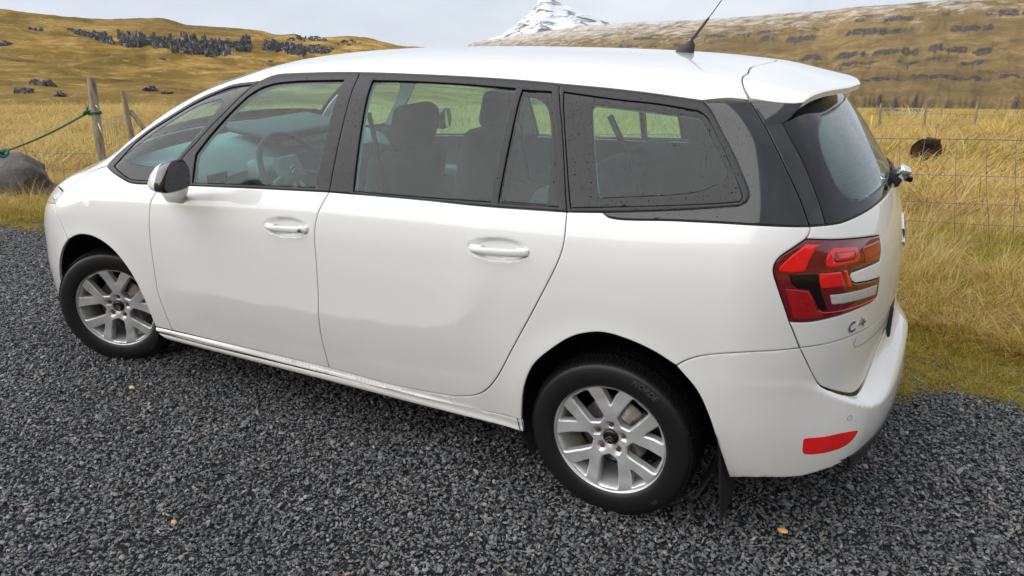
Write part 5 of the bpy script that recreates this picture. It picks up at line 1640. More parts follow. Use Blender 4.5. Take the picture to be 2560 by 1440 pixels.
    setp(b, rough=.95, spec=.1)
    bump(nd, lk, math_n(nd, lk, 'ADD', f, math_n(nd, lk, 'MULTIPLY', f6, .5)), .8, 1.0 / sc * .05, b)
    return mt

# left hillside, a hundred to three hundred metres away
GOLD = [(.32, (.062, .045, .010)), (.43, (.19, .120, .022)), (.54, (.40, .245, .062)), (.68, (.60, .40, .14))]
ROCK = [(.30, (.022, .022, .024)), (.52, (.095, .095, .098)), (.70, (.27, .27, .27))]
M_HILL = hill_mat('hillside_grass', GOLD, ROCK, sc=.045, streak=5.0)
LH_AZ = [-118, -90, -75, -66, -60.7, -58.1, -55.4, -51.9, -50.2, -48.0, -45.6, -44.6, -43.4, -42.5, -39.7, -38.7, -37.1, -36.0, -34.0, -32.8, -30.0, -26]
LH_EL = [3.0, 2.2, 1.4, .95, .62, .25, .03, .05, -.39, -.56, -.79, -1.10, -1.05, -1.33, -1.23, -1.29, -1.66, -1.92, -2.08, -2.40, -3.2, -4.6]
lh_el = itp(LH_AZ, LH_EL)
lh_d = itp([-118, -60, -45, -34, -26], [230, 330, 380, 430, 460])
lh_base = itp([-118, -61.8, -52, -30, -20], [-4.6, -4.75, -5.4, -5.8, -6.0])
laz = np.linspace(-118, -27, 620)
lt = np.concatenate([np.linspace(0, 1, 150), [1.05, 1.15, 1.4]])
A, Tt = np.meshgrid(laz, lt); A = A.ravel(); Tt = Tt.ravel()
d0 = 95.0; D = d0 + (lh_d(A) - d0) * Tt
def lh_shape(t, az):
    u = np.clip(t, 0, 1)
    # hollow foot, a bench, then the long upper slope
    s = .62 * u ** .85 + .38 * sst(.0, 1.0, u) + .030 * np.sin(u * 16 + az * .35) * np.sin(np.pi * u) + .022 * np.sin(u * 31 - az * .9) * np.sin(np.pi * u)
    return s
foot = sph(A, D, 0 * A); pl = .038 * foot[:, 0] - .100 * (foot[:, 1] - 1.45) - EYE.z
fe = np.degrees(np.arctan2(pl, D)) - .10
E0 = lh_base(A) + (lh_el(A) - lh_base(A)) * np.clip(lh_shape(Tt, A), -.05, 1.0)
E0 = fe + (E0 - fe) * sst(.0, .10, Tt)
V = sph(A, D, E0)
V[:, 2] -= np.where(Tt > 1, (Tt - 1) * 90, 0)
amp = np.clip(np.sin(np.pi * np.clip(Tt, 0, 1)), 0, 1) * 3.0
V[:, 2] += amp * np.array([noise.fractal(Vector((v[0] * .022, v[1] * .022, 3.1)), 1.0, 2.1, 6) for v in V])
V[:, 2] += np.where(Tt <= 1, .25, 0) * np.array([noise.fractal(Vector((v[0] * .2, v[1] * .2, 7.7)), 1.0, 2.0, 3) for v in V])
n, k = len(lt), len(laz); idx = np.arange(n * k).reshape(n, k)
Fc = np.stack([idx[:-1, :-1].ravel(), idx[1:, :-1].ravel(), idx[1:, 1:].ravel(), idx[:-1, 1:].ravel()], 1)
tag(mesh_obj('hillside', V, Fc.tolist(), M_HILL), kind='structure')
HV = V.reshape(n, k, 3)
def hill_at(az, el):
    """point of the hillside seen at bearing az and elevation el"""
    j = int(np.clip(np.searchsorted(laz, az), 0, k - 1))
    col = HV[:150, j]
    d = np.hypot(col[:, 0] - EYE.x, col[:, 1] - EYE.y)
    e = np.degrees(np.arctan2(col[:, 2] - EYE.z, d))
    i = int(np.argmax(e >= el)) if (e >= el).any() else 149
    return Vector(col[i])

# dark cliff along the hillside: broken columns of rock
M_CLIFF = hill_mat('cliff_rock', [(.34, (.012, .012, .014)), (.46, (.050, .050, .054)), (.55, (.20, .20, .20)), (.64, (.55, .55, .54))], ROCK, sc=.8, streak=.25, rock_lo=.0, rock_hi=.02)
bm = bmesh.new()
def rock_chunk(bm, c, sx, sy, sz, ang, n=12):
    b2 = bmesh.new()
    for i in range(n):
        p = Vector((random.uniform(-1, 1), random.uniform(-1, 1), random.uniform(-1, 1)))
        m_ = max(abs(p.x), abs(p.y), abs(p.z)); p = p / m_ * random.uniform(.75, 1.0)
        b2.verts.new((p.x * sx, p.y * sy, p.z * sz))
    bmesh.ops.convex_hull(b2, input=b2.verts[:])
    mt = Matrix.Translation(c) @ Matrix.Rotation(ang, 4, 'Z') @ Matrix.Rotation(random.gauss(0, .15), 4, 'X') @ Matrix.Rotation(random.gauss(0, .12), 4, 'Y')
    bmesh.ops.transform(b2, matrix=mt, verts=b2.verts)
    mp_ = {}
    for f in b2.faces:
        vs = []
        for v in f.verts:
            if v not in mp_: mp_[v] = bm.verts.new(v.co)
            vs.append(mp_[v])
        try: bm.faces.new(vs)
        except ValueError: pass
    b2.free()
def column(bm, c, w, h, ang):
    n = random.randint(5, 7); A = []; B = []
    lean = Vector((random.gauss(0, .22), random.gauss(0, .22), 0)) * h
    for i in range(n):
        a = 2 * math.pi * i / n + random.uniform(-.3, .3) + ang; r_ = w * random.uniform(.6, 1.15)
        p = Vector((math.cos(a) * r_, math.sin(a) * r_, 0))
        A.append(bm.verts.new(c + p * random.uniform(.9, 1.3) - Vector((0, 0, h))))
        B.append(bm.verts.new(c + p * random.uniform(.6, 1.0) + lean + Vector((0, 0, h * random.uniform(.6, 1.1)))))
    for i in range(n): bm.faces.new((A[i], A[(i + 1) % n], B[(i + 1) % n], B[i]))
    bm.faces.new(B)
cl_top = itp([-57.1, -55.7, -54.0, -52.0, -50.3, -48.3, -46.0, -44.5, -42.5, -41.0], [-.62, -.95, -.98, -1.15, -1.30, -1.42, -1.52, -1.62, -1.95, -2.2])
cl_bot = itp([-57.1, -55.7, -54.0, -52.0, -50.3, -48.3, -46.0, -44.5, -42.5, -41.0], [-.80, -1.35, -1.75, -1.80, -2.30, -2.30, -2.15, -2.35, -2.40, -2.4])
for a in np.arange(-57.2, -41.2, .062):
    t_, b_ = float(cl_top(a)), float(cl_bot(a))
    gate = noise.noise(Vector((a * .75, 2.2, 0))) + .4 * noise.noise(Vector((a * 2.6, 7.2, 0)))
    if gate < -.30: continue
    hgt = 1.25 * (t_ - b_) * (1 + .6 * noise.noise(Vector((a * 1.3, 4.4, 0))) + .5 * noise.noise(Vector((a * 4.1, 1.4, 0))))
    mid = (t_ + b_) / 2 + .12 * noise.noise(Vector((a * 1.1, 9.4, 0)))
    for q in range(3):
        e = mid + hgt * random.uniform(-.42, .24)
        p = hill_at(a + random.uniform(-.04, .04), e)
        d = (p - EYE).length; hm = d * math.radians(hgt)
        for z_ in range(2):
            column(bm, p + Vector((random.gauss(0, .5), random.gauss(0, .5), random.uniform(-.18, .12) * hm)), random.uniform(.30, 1.0), hm * random.uniform(.14, .36), random.uniform(0, 6))
        if random.random() < .25: rock_chunk(bm, p + Vector((0, 0, random.uniform(-.5, .1) * hm)), random.uniform(.4, .9), random.uniform(.5, 1.2), hm * random.uniform(.15, .3), random.uniform(0, 3))
for az0, az1, el, n_ in ((-43.8, -41.4, -1.36, 26), (-42.6, -40.8, -2.05, 26), (-40.9, -39.0, -1.75, 10)):
    for i in range(n_):
        p = hill_at(random.uniform(az0, az1), el + random.uniform(-.2, .18)); rock_chunk(bm, p, random.uniform(.5, 1.1), random.uniform(.7, 1.3), random.uniform(.6, 1.5), random.uniform(0, 3))
tag(bm_obj('cliff', bm, M_CLIFF, None, False), kind='structure')

# rocks lying on the hillside, one by one
M_BOULDER = ground_mat('boulder_stone', [(.30, (.045, .040, .036)), (.52, (.105, .092, .082)), (.72, (.17, .155, .14))], 3.5, .9, .05, .75, (1.1, .55, .75, (.10, .085, .05)), 18)
M_LICHEN = ground_mat('lichen_rock', [(.36, (.045, .045, .045)), (.55, (.16, .16, .155)), (.66, (.50, .50, .48))], 1.1, .9, .1, .9, None, 6)
def boulder(name, c, r, sq, seed, mt, sub=3, amp=.28, fr=1.6):
    bm = bmesh.new(); bmesh.ops.create_icosphere(bm, subdivisions=sub, radius=1.0)
    for v in bm.verts:
        d = v.co.normalized()
        q = 1 + amp * noise.fractal(d * fr + Vector((seed, seed * .7, 0)), 1.0, 2.0, 4) - .12 * abs(noise.noise(d * 3.1 + Vector((seed, 0, 1))))
        v.co = Vector((d.x * q * r * sq[0], d.y * q * r * sq[1], d.z * q * r * sq[2]))
    o = bm_obj(name, bm, mt); o.location = c
    return o
def crag(name, c, r, seed):
    bm = bmesh.new(); random.seed(100 + seed)
    for q in range(7):
        rock_chunk(bm, Vector((random.gauss(0, .45), random.gauss(0, .35), random.uniform(-.25, .15))) * r, r * random.uniform(.3, .6), r * random.uniform(.3, .5), r * random.uniform(.25, .5), random.uniform(0, 3), 14)
    o = bm_obj(name, bm, M_CLIFF, None, False); o.location = c; return o
hr = [(-59.4, -4.0, 1.7, 'pale lichened rock low on the hillside above the mossy boulder'), (-60.6, -4.35, 1.3, 'rock half out of the frame at the foot of the hillside'),
      (-53.2, -4.62, 1.25, 'grey rock just right of the braced post on the hillside foot'), (-52.3, -4.82, .9, 'smaller flat rock next to the grey rock at the hillside foot'),
      (-59.1, -.66, 2.2, 'dark outcrop alone on the upper hillside left of the cliff'), (-61.0, -1.45, 2.0, 'dark rock at the left picture edge high on the hillside'),
      (-52.2, -2.62, 1.0, 'small pale stone below the cliff on the grassy slope'), (-45.3, -2.95, 1.1, 'flat grey stone patch under the right part of the cliff'), (-58.9, -4.72, 1.2, 'upright grey rock beside the far fence post on the left')]
for i, (a, e, r_, lb) in enumerate(hr):
    p = hill_at(a, e)
    tag(crag('hillside_rock', p, r_, i), lb, 'rock', 'rocks scattered on the left hillside')

# valley side to the right, beyond the meadow
M_FELL = hill_mat('fell_grass', [(.32, (.075, .054, .018)), (.44, (.17, .112, .035)), (.55, (.25, .165, .060)), (.68, (.35, .24, .11))], [(.34, (.020, .019, .020)), (.52, (.060, .054, .052)), (.70, (.13, .115, .10))],
                  snow=(62.0, 160.0, .48, .66, .92, .62, (.78, .76, .74)), bare='rockiness', sc=.030, streak=1.6, rock_lo=.30, rock_hi=.50)
RH_AZ = [-45, -38, -33, -31.5, -30.2, -29.0, -27.2, -25.8, -24.3, -22.9, -20.6, -18.0, -15.8, -13.6, -10.9, -8.8, -6.3, -4.1, -1.7, .1, 1.6, 5.0, 10, 20, 35, 55, 80]
RH_EL = [-4.8, -3.8, -2.5, -2.05, -1.66, -1.50, -1.21, -1.05, -.86, -.67, -.52, -.37, -.32, -.20, -.03, .14, .28, .51, .66, .80, .90, 1.08, 1.2, 1.0, .6, 0, -1.0]
rh_el = itp(RH_AZ, RH_EL)
rh_d = itp([-45, -32, -24, -10, 5, 40, 80], [1900, 1750, 1500, 1150, 950, 900, 900])
raz = np.unique(np.concatenate([np.linspace(-45, -34, 30), np.linspace(-34, 7, 560), np.linspace(7, 80, 90)]))
rt_ = np.concatenate([np.linspace(0, 1, 230), [1.04, 1.2, 1.5]])
A, Tt = np.meshgrid(raz, rt_); A = A.ravel(); Tt = Tt.ravel(); u = np.clip(Tt, 0, 1)
n2, k2 = len(rt_), len(raz)
def n_az(f, sd, octs=3):        # noise along the bearing, one value per column
    o = np.array([noise.fractal(Vector((a * f, sd, 0)), 1.0, 2.1, octs) for a in raz])
    return np.tile(o, n2)
shape = .84 * u + .16 * u ** 2
rock = np.zeros(len(A))
# rock terraces: each climbs sharply, then lies back as a bench; broken by gaps
for i, (c0, tilt, a0, a1, h_, w_) in enumerate(((.885, .000, -4.5, 9, .030, .010), (.835, .001, -20, -6, .022, .008), (.783, .001, -12, 4, .034, .011), (.755, .002, -27, -13, .022, .008), (.70, .0, -32, -18, .020, .007),
                                                (.615, .0022, -8.5, 5, .036, .012), (.555, .003, -5.5, 7, .020, .008), (.50, .003, -16, -3, .020, .008), (.40, .004, -9, 6, .022, .009))):
    line = c0 + tilt * (A - (a0 + a1) / 2) + .012 * n_az(.35, i * 7.1 + 1) + .006 * n_az(2.3, i * 3.3 + 2)
    on = sst(a0 - 1.5, a0 + 1.5, A) * sst(a1 + 1.5, a1 - 1.5, A) * np.clip(.62 + 1.6 * n_az(.8, i * 5.7 + 3, 4), 0, 1)
    shape = shape + h_ * on * (sst(line - w_ * .4, line + w_ * .4, u) - sst(line + w_ * .4, line + w_ * 9, u))
    th = w_ * (.7 + .9 * n_az(3.1, i * 2.9 + 9, 3))
    rock = np.maximum(rock, on * sst(1.5, .6, np.abs(u - line) / np.maximum(th, .0015)))
    # short dark gullies running down from the terrace
    g_ = sst(.30, .50, n_az(3.4, i * 4.1 + 20, 4)) * on * sst(line - .11 - .05 * n_az(1.5, i + 40), line - .01, u) * (u < line)
    rock = np.maximum(rock, .75 * g_)
# ravine at the foot, fluted by gullies
rv = sst(.42, .10, u + .10 * n_az(.9, 61, 3)) * np.clip(.30 + 1.3 * n_az(2.2, 71, 5), 0, 1) * 1.1 + .55 * sst(.20, .05, u)
rock = np.clip(np.maximum(rock, rv), 0, 1)
D0 = 430 + 40 * np.sin(np.radians(A) * 9)
D = D0 + (rh_d(A) - D0) * Tt
E0 = -6.9 + (rh_el(A) + 6.9) * np.clip(shape, 0, 1)
V = sph(A, D, E0)
V[:, 2] -= np.where(Tt > 1, (Tt - 1) * 400, 0)
amp = np.sin(np.pi * np.clip(Tt, 0, .97))
V[:, 2] += amp * 4.0 * np.array([noise.fractal(Vector((a * .55, t * 1.6, 4.2)), 1.0, 2.1, 6) for a, t in zip(A, Tt)])
V[:, 2] += np.where(Tt <= 1, 1, 0) * amp * 2.6 * np.array([noise.fractal(Vector((v[0] * .02, v[1] * .02, 1.3)), 1.0, 2.1, 4) for v in V])
V[:, 2] += np.where(Tt < .3, np.sin(np.pi * Tt / .3), 0) * 7 * n_az(2.2, 71, 5)
idx = np.arange(n2 * k2).reshape(n2, k2)
Fc = np.stack([idx[:-1, :-1].ravel(), idx[1:, :-1].ravel(), idx[1:, 1:].ravel(), idx[:-1, 1:].ravel()], 1)
fell = tag(mesh_obj('fell', V, Fc.tolist(), M_FELL), kind='structure')
at_ = fell.data.attributes.new('rockiness', 'FLOAT', 'POINT'); at_.data.foreach_set('value', rock.astype(np.float32))

# snowy peak
M_PEAK = hill_mat('snowy_rock', [(.3, (.05, .05, .055)), (.5, (.10, .098, .10)), (.7, (.18, .175, .17))], [(.3, (.05, .05, .055)), (.7, (.14, .14, .145))], snow=(60.0, 330.0, .10, .500, .575, .93), sc=.0065, streak=5.0, rock_lo=.05, rock_hi=.30)
PK_AZ = [-34, -30.2, -28.7, -27.8, -26.94, -26.36, -25.99, -25.90, -25.5, -25.1, -24.6, -23.77, -22.75, -21.7, -20.6, -18.5, -14]
PK_EL = [-2.9, -1.69, -1.25, -.76, -.08, .38, .81, 1.13, 1.45, 1.34, 1.0, .76, .31, -.15, -.44, -.69, -1.6]
pk = itp(PK_AZ, PK_EL)
paz = np.linspace(-34, -14, 300); pt = np.concatenate([np.linspace(0, 1, 110), [1.05, 1.3]])
A, Tt = np.meshgrid(paz, pt); A = A.ravel(); Tt = Tt.ravel()
u = np.clip(Tt, 0, 1)
st_ = u + .020 * np.sin(u * 60 + A * 1.0) * np.sin(np.pi * u)
pks = sum(pk(A + o) * w for o, w in ((-3, .12), (-2, .16), (-1, .16), (0, .12), (1, .16), (2, .16), (3, .12))) - .25
E0 = -3.2 + (pks + (pk(A) - pks) * sst(.35, 1.0, u) + 3.2) * st_
D = 2300 + 900 * Tt + 25 * np.sqrt((A + 25.4) ** 2 + 4) * (1 - u)
V = sph(A, D, E0)
V[:, 2] -= np.where(Tt > 1, (Tt - 1) * 900, 0)
V[:, 2] += np.sin(np.pi * np.clip(Tt, 0, .96)) * 22 * np.array([noise.fractal(Vector((v[0] * .006, v[1] * .006, v[2] * .01)), 1.0, 2.2, 6) for v in V])
n3, k3 = len(pt), len(paz); idx = np.arange(n3 * k3).reshape(n3, k3)
Fc = np.stack([idx[:-1, :-1].ravel(), idx[1:, :-1].ravel(), idx[1:, 1:].ravel(), idx[:-1, 1:].ravel()], 1)
tag(mesh_obj('snowy_mountain', V, Fc.tolist(), M_PEAK), kind='structure')

# the slope behind the viewer, seen only in the car's glass and paint
BH_AZ = [82, 100, 120, 150, 180, 200, 215, 240]
bh = itp(BH_AZ, [6, 12, 18, 24, 24, 19, 14, 4])
baz = np.linspace(82, 240, 130); bt = np.linspace(0, 1, 30)
A, Tt = np.meshgrid(baz, bt); A = A.ravel(); Tt = Tt.ravel()
V = sph(A, 60 + 260 * Tt, -3.5 + (bh(A) + 3.5) * Tt ** .8)
V[:, 2] += np.sin(np.pi * Tt) * 5 * np.array([noise.fractal(Vector((v[0] * .02, v[1] * .02, 8.0)), 1.0, 2.1, 4) for v in V])
n4, k4 = len(bt), len(baz); idx = np.arange(n4 * k4).reshape(n4, k4)
Fc = np.stack([idx[:-1, :-1].ravel(), idx[1:, :-1].ravel(), idx[1:, 1:].ravel(), idx[:-1, 1:].ravel()], 1)
tag(mesh_obj('hillside_behind', V, Fc.tolist(), M_HILL), kind='structure')

# ------------------------------------------------------------------ fences, rope, boulder, sheep
M_WOOD = simple('weathered_wood', (.26, .22, .175), .85, .35, 14, .6, 60)
def wood_mat():
    mt, nd, lk, b = new_mat('grey_fence_wood')
    v = coords(nd, lk, (26, 26, 2.2))
    f = noise_n(nd, lk, v, 1.0, 6, .65)
    lk.new(ramp(nd, lk, f, [(.28, (.10, .080, .055)), (.48, (.26, .215, .155)), (.66, (.40, .345, .26)), (.80, (.50, .44, .34))]), b.inputs['Base Color'])
    setp(b, rough=.85, spec=.2); bump(nd, lk, f, .8, .006, b)
    return mt
M_POST = wood_mat()
M_WIRE = simple('galvanised_wire', (.20, .20, .19), .5, .3, 30, metal=.6)
M_ROPE = simple('green_rope', (.018, .13, .080), .7, .4, 90, .8, 260)
M_ROPEPALE = simple('frayed_white_strand', (.55, .56, .54), .8, .2, 40)
def post_mesh(name, base, top_, r0, r1, mt, parent=None, sides=14, knots=9):
    base, top_ = Vector(base), Vector(top_); ax = top_ - base; V = []; Fc = []
    u = ax.cross(Vector((0, 1, 0))).normalized(); w = ax.normalized().cross(u)
    sd = random.uniform(0, 50)
    for i in range(knots):
        t = i / (knots - 1); rr_ = r0 + (r1 - r0) * t
        c = base + ax * t + u * .008 * noise.noise(Vector((t * 3, sd, 0))) + w * .008 * noise.noise(Vector((t * 3, sd, 5)))
        for q in range(sides):
            an = 2 * math.pi * q / sides
            rq = rr_ * (1 + .12 * noise.noise(Vector((math.cos(an) * 1.3, math.sin(an) * 1.3, t * 1.5 + sd))))
            V.append(c + (u * math.cos(an) + w * math.sin(an)) * rq)
    for i in range(knots - 1):
        for q in range(sides):
            Fc.append((i * sides + q, i * sides + (q + 1) % sides, (i + 1) * sides + (q + 1) % sides, (i + 1) * sides + q))
    Fc.append(tuple(range((knots - 1) * sides, knots * sides)))
    V2 = [v - base for v in V]
    o = mesh_obj(name, V2, Fc, mt, parent); 
    o.location = base if parent is None else base - parent.location
    o.data.set_sharp_from_angle(angle=math.radians(45))
    return o
UP = UPV
p1b = Vector((-4.235, 1.985, -.30)); p1t = Vector((-4.371, 2.173, 1.161))
post1 = tag(post_mesh('fence_post', p1b, p1t, .048, .044, M_POST), 'weathered grey fence post with green rope tied round it', 'fence post')
p2t = Vector((-6.563, 4.07, .779)); p2b = Vector((-6.40, 3.95, -.55))
post2 = tag(post_mesh('fence_post', p2b, p2t, .042, .038, M_POST), 'leaning grey fence post propped by a slanting brace', 'fence post')
post_mesh('brace', p2b + Vector((.58, .32, .05)), p2t + Vector((.05, .02, -.28)), .034, .032, M_POST, post2)
# rope: turns round the post, knot, a taut doubled line down to the boulder, a second knot
ax = (p1t - p1b).normalized()
pc = p1b + ax * ((Vector((-4.33, 2.0, .825)) - p1b).dot(ax))
rp = []
for i in range(34):
    an = i / 33 * 2 * math.pi * 2.1; rp.append(pc + Vector((math.cos(an) * .054, math.sin(an) * .054, .018 * i / 33 - .02)))
rope = tube('tie_rope', rp, .0095, M_ROPE, None, 7)
tag(rope, 'taut green rope knotted between the grey post and the mossy boulder', 'rope')
kn = Vector((-5.02, 1.40, .410)); k0 = pc + Vector((-.06, -.055, -.01))
def knot(c, r_, seed, n_=40):
    pts = []
    for i in range(n_):
        t = i / n_ * 2 * math.pi
        pts.append(c + Vector((math.sin(t) + 2 * math.sin(2 * t), math.cos(t) - 2 * math.cos(2 * t), -1.2 * math.sin(3 * t))) * r_ / 3)
    return pts
tube('knot', knot(k0, .045, 1), .011, M_ROPE, rope, 6, True)
for i in range(5): tube('frayed_end', [k0, k0 + Vector((random.uniform(-.05, .03), random.uniform(-.03, .03), random.uniform(.05, .10)))], [.006, .002], M_ROPE, rope, 5)
for q in (-.008, .009):
    pts = [k0.lerp(kn, t) + Vector((q, q, -.03 * math.sin(math.pi * t))) for t in np.linspace(0, 1, 16)]
    tube('rope_line', pts, .0058, M_ROPE, rope, 6)
tube('knot', knot(kn, .085, 2), .014, M_ROPE, rope, 6, True)
tube('knot', knot(kn + Vector((-.10, -.02, -.01)), .070, 3), .013, M_ROPE, rope, 6, True)
tube('rope_line', [kn, kn + Vector((-.16, -.06, -.03)), kn + Vector((-.45, -.22, -.07))], .012, M_ROPE, rope, 6)
tube('frayed_end', [kn + Vector((-.06, -.02, -.02)), kn + Vector((-.03, -.03, -.07)), kn + Vector((-.08, -.04, -.085))], [.010, .008, .003], M_ROPEPALE, rope, 5)
for dz, dd in ((.07, (.055, -.02, -.03)), (-.12, (.11, -.05, -.10))):
    a = pc + ax * dz + Vector((.045, -.02, 0)); tube('frayed_end', [a, a + Vector(dd) * .6 + Vector((0, 0, .01)), a + Vector(dd)], [.006, .007, .002], M_ROPEPALE, rope, 5)

def boulder_mat():
    mt, nd, lk, b = new_mat('mossy_boulder')
    v = coords(nd, lk); g = nd.new('ShaderNodeNewGeometry')
    f = noise_n(nd, lk, v, 3.2, 8, .65, .5)
    c = ramp(nd, lk, f, [(.30, (.040, .034, .030)), (.50, (.105, .090, .080)), (.66, (.15, .13, .118)), (.80, (.22, .20, .18))])
    sp = nd.new('ShaderNodeSeparateXYZ'); lk.new(v, sp.inputs['Vector'])
    f2 = noise_n(nd, lk, v, 2.3, 5, .6)
    ms = math_n(nd, lk, 'ADD', sp.outputs['Z'], math_n(nd, lk, 'MULTIPLY', f2, .30))
    c = mixc(nd, lk, ramp(nd, lk, ms, [(.60, (0, 0, 0)), (.66, (1, 1, 1))]), c, (.13, .125, .014))
    f3 = noise_n(nd, lk, v, 5.0, 4, .6)
    c = mixc(nd, lk, ramp(nd, lk, f3, [(.60, (0, 0, 0)), (.72, (.8, .8, .8))]), c, (.085, .060, .020))
    lk.new(c, b.inputs['Base Color']); setp(b, rough=.62, spec=.35)
    bump(nd, lk, noise_n(nd, lk, v, 9, 8, .7), .7, .05, b)
    return mt
bld = boulder('mossy_boulder', (-5.75, 1.62, -.16), .62, (1.42, .95, .80), 4.4, boulder_mat(), 4, .26, 1.2)
tag(bld, 'big grey brown boulder with bright moss on top, beyond the bonnet', 'boulder')

def wire_run(parent, pts_fn, n, rad, name='wire'):
    return tube(name, [pts_fn(i / (n - 1)) for i in range(n)], rad, M_WIRE, parent, 5)
# netting running behind the car from the grey post to the right
def netting(label, a, b, hs, stays, sag, group=None, cat='fence'):
    a, b = Vector(a), Vector(b); root = empty('wire_netting', a)
    tag(root, label, cat, group)
    L = (b - a).length
    def at(t, h):
        p = a.lerp(b, t); z = float(field_z(np.array([p.x]), np.array([p.y]))[0])
        return Vector((p.x, p.y, z)) + UP * h - a + Vector((0, 0, -sag * math.sin(t * 9) * .5 - sag * math.sin(t * 23 + h * 4) * .3))
    for h in hs:
        tube('wire', [at(t, h) for t in np.linspace(0, 1, max(12, int(L * 3)))], .0022 if h < max(hs) else .0030, M_WIRE, root, 5)
    for i in range(stays):
        t = (i + .5) / stays
        lean = random.gauss(.012, .012)
        tube('stay_wire', [at(t + lean * q / 4 * .5, hs[0] + (hs[-1] - hs[0]) * (1 - q / 4)) + Vector((random.gauss(0, .008), 0, 0)) for q in range(5)], .0019, M_WIRE, root, 4)
    return root
netting('slack wire netting fence crossing the grass right of the car', (-1.2, 2.75, 0), (8.2, 4.45, 0), (.10, .24, .40, .62, .90), 46, .02)
netting('rusty wire netting running from the roped post past the boulder', (-9.5, 1.15, 0), (-4.29, 2.05, 0), (.08, .22, .38, .56), 30, .03)
netting('wire netting between the roped post and the braced post', (-4.29, 2.05, 0), (-6.46, 3.99, 0), (.08, .24, .42, .66, .95), 16, .02)

# far fence across the meadow: thin posts and two wires
def far_fence(label, spots, hgt, r_, wires, group=None):
    root = empty('post_and_wire_fence', (spots[0][0], spots[0][1], 0)); tag(root, label, 'fence', group)
    tops = []
    for (x, y, h) in spots:
        z = float(meadow_h(np.array([x]), np.array([y]))[0])
        b_ = Vector((x, y, z - .1)); t_ = b_ + UP * (h + .1) + Vector((random.gauss(0, .025), 0, 0)) * h
        post_mesh('post', b_, t_, r_, r_ * .9, M_POST, root, 8, 4); tops.append((b_, t_))
    for w in wires:
        pts = [b_.lerp(t_, w) - root.location for b_, t_ in tops]
        tube('wire', pts, .006, M_WIRE, root, 4)
    return root
far_fence('row of thin wooden posts across the golden meadow at the right', [(2.53, 32.2, 1.25), (4.236, 34.6, 1.42), (6.15, 34.9, 1.30), (8.6, 38.6, 1.15), (11.5, 40.2, 1.2), (14.5, 41.5, 1.2)], 1.3, .055, (.93, .62, .32))
far_fence('three tiny posts of the farthest fence at the right, before the ravine', [(-6.0, 70, 1.3), (1.0, 71, 1.2), (6.0, 72, 1.4), (11, 83, 1.4), (16.3, 92, 1.6), (26, 96, 1.3)], 1.4, .06, (.9, .5))
far_fence('small distant posts at the foot of the left hillside', [(-84, 52.5, 1.2), (-74.6, 51.6, 1.25), (-66.8, 52.6, 1.2), (-52, 54.5, 1.2), (-44.5, 55.8, 1.25), (-38, 57, 1.2), (-31, 58, 1.2), (-22, 60, 1.2)], 1.2, .065, (.9, .55))
M_YELLOW = simple('yellow_marker', (.70, .52, .02), .5, .1)
for (x, y, h, lb) in ((2.26, 31.6, .75, 'short yellow marker stake beside the first far post at the right'), (-8.9, 21.5, .8, 'yellow marker stake seen through the rear door window')):
    z = float(meadow_h(np.array([x]), np.array([y]))[0])
    o = tube('marker_stake', [(0, 0, -.1), tuple(UP * h)], .035, M_YELLOW, None, 8); o.location = (x, y, z)
    tag(o, lb, 'marker')
# pale rocks beyond the far fence
for i, (x, y, r_, lb) in enumerate(((1.9, 84, 1.25, 'white splashed rocks in the meadow beyond the far fence, left one'), (4.3, 90, 1.15, 'low grey rock right of the white splashed rocks beyond the far fence'))):
    z = float(meadow_h(np.array([x]), np.array([y]))[0])
    tag(boulder('meadow_rock', (x, y, z + .1), r_, (1.7, 1.0, .62), 30 + i * 5, M_LICHEN), lb, 'rock')

# sheep: one skinned body with a hanging fleece of locks
def wool_mat():
    mt, nd, lk, b = new_mat('dark_brown_wool')
    v = coords(nd, lk)
    f = noise_n(nd, lk, v, 9, 6, .7)
    lk.new(ramp(nd, lk, f, [(.30, (.018, .011, .008)), (.52, (.065, .035, .024)), (.72, (.17, .090, .055))]), b.inputs['Base Color'])
    setp(b, rough=.95, spec=.05)
    bump(nd, lk, noise_n(nd, lk, v, 40, 4, .7), .8, .02, b)
    return mt
M_WOOL = wool_mat()
sx_, sy_ = 3.99, 12.75
sz_ = float(meadow_h(np.array([sx_]), np.array([sy_]))[0])
J = [(0, 0, .40), (.17, 0, .41), (-.17, 0, .40), (-.29, 0, .36), (-.40, -.05, .22), (-.47, -.07, .10),      # rump .. shoulders, neck down, head grazing
     (.15, .09, .30), (.19, .09, .16), (.16, .09, .0), (.15, -.09, .30), (.19, -.09, .16), (.16, -.09, .0),
     (-.18, .085, .28), (-.19, .085, .14), (-.18, .085, .0), (-.18, -.085, .28), (-.19, -.085, .14), (-.18, -.085, .0), (.29, 0, .36)]
RD = [.185, .175, .175, .12, .075, .045, .08, .038, .026, .08, .038, .026, .07, .034, .024, .07, .034, .024, .07]
ED = [(0, 1), (0, 2), (2, 3), (3, 4), (4, 5), (1, 6), (6, 7), (7, 8), (1, 9), (9, 10), (10, 11), (2, 12), (12, 13), (13, 14), (2, 15), (15, 16), (16, 17), (1, 18)]
me = bpy.data.meshes.new('sheep'); me.from_pydata(J, ED, []); me.materials.append(M_WOOL)
sheep = link(bpy.data.objects.new('sheep', me)); sheep.location = (sx_, sy_, sz_ + .06); sheep.rotation_euler = (0, 0, math.radians(52)); sheep.scale = (.80, .80, .88)
md = sheep.modifiers.new('skin', 'SKIN'); sk = me.skin_vertices[0]
for i, r_ in enumerate(RD): sk.data[i].radius = (r_, r_ * 1.12)
sk.data[0].use_root = True
md = sheep.modifiers.new('smooth', 'SUBSURF'); md.levels = 2; md.render_levels = 2
tag(sheep, 'shaggy dark brown sheep grazing in the golden grass behind the netting', 'sheep')
V = []; Fc = []
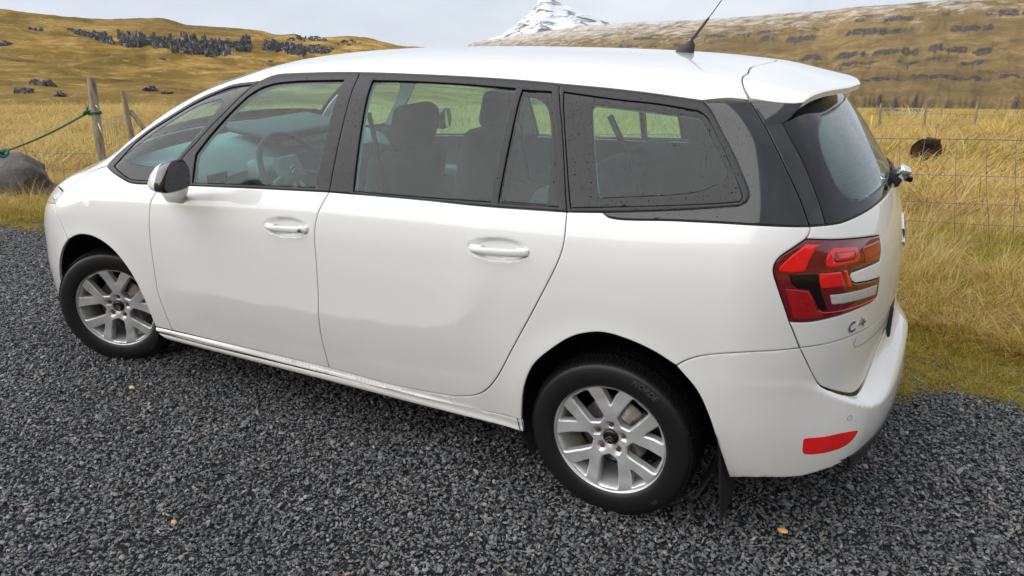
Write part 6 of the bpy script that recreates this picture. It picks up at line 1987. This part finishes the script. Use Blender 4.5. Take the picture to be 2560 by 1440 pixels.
for i in range(2600):
    t = random.uniform(-.345, .345); an = random.uniform(-.25 * math.pi, 1.25 * math.pi)
    rr_ = .20 * math.sqrt(max(.05, 1 - (t / .36) ** 2))
    p = Vector((t, math.cos(an) * rr_ * 1.0, .40 + math.sin(an) * rr_ * .98 + .04 * math.cos(t / .30 * 1.5) - .02)); out = Vector((t * .6, math.cos(an), math.sin(an))).normalized()
    ln = random.uniform(.06, .13) * (1.0 + .5 * (math.sin(an) < .1)); w = random.uniform(.007, .014)
    tg = Vector((-math.sin(an) * 0 + random.gauss(0, .3), math.cos(an) * .2, -1)); tg = (tg - out * tg.dot(out) * .8).normalized()
    sd = tg.cross(out).normalized() * w
    b0 = len(V)
    q1 = p + out * .018 + tg * ln * .4; q2 = p + out * .030 + tg * ln * .75 + Vector((random.gauss(0, .012), random.gauss(0, .012), 0)); q3 = p + out * .022 + tg * ln
    V += [p - sd, p + sd, q1 - sd, q1 + sd, q2 - sd * .7, q2 + sd * .7, q3]
    Fc += [(b0, b0 + 1, b0 + 3, b0 + 2), (b0 + 2, b0 + 3, b0 + 5, b0 + 4), (b0 + 4, b0 + 5, b0 + 6)]
tag(mesh_obj('fleece', V, Fc, M_WOOL, sheep, False), kind='stuff')
for s in (-1, 1):
    tube('ear', [(-.40, -.05 + .05 * s, .235), (-.40, -.05 + .10 * s, .225), (-.405, -.05 + .125 * s, .205)], [.012, .018, .006], M_WOOL, sheep, 6)

# odd coloured stones on the gravel
for i, (x, y, s, col, lb) in enumerate(((3.452, -.695, .017, (.75, .36, .10), 'orange pebble on the dark gravel in front of the rear bumper'), (.36, -1.05, .016, (.55, .40, .20), 'pale tan pebble on the gravel at the left, below the front wheel'), (1.45, -1.68, .012, (.60, .28, .07), 'small orange chip on the gravel near the bottom of the picture'))):
    o = boulder('pebble', (x, y, .016), s, (1.2, .8, .6), 60 + i, simple('orange_pebble', col, .5, .3, 60), 2, .2)
    tag(o, lb, 'pebble')
# heather and tall stems by the boulder
rb_ = tag(o, lb, 'pebble')

# thin damp air: makes the far fell and the peak fade
hz = bpy.data.materials.new('damp_air'); hz.use_nodes = True
hz.node_tree.nodes.clear()
ho = hz.node_tree.nodes.new('ShaderNodeOutputMaterial'); hv = hz.node_tree.nodes.new('ShaderNodeVolumePrincipled')
hv.inputs['Color'].default_value = (.86, .91, 1.0, 1); hv.inputs['Density'].default_value = HAZE
hv.inputs['Anisotropy'].default_value = .2
hz.node_tree.links.new(hv.outputs['Volume'], ho.inputs['Volume'])
if HAZE > 0:
    bm = bmesh.new(); box_bm(bm, (-500, 1650, 120), (5600, 4300, 760))
    hb_ = bm_obj('haze', bm, hz, None, False); tag(hb_, kind='stuff'); LOCAL.remove(hb_)

# ------------------------------------------------------------------ stand everything upright
bpy.context.view_layer.update()
for o in LOCAL:
    if o.parent is None:
        o.matrix_world = TILT @ o.matrix_basis
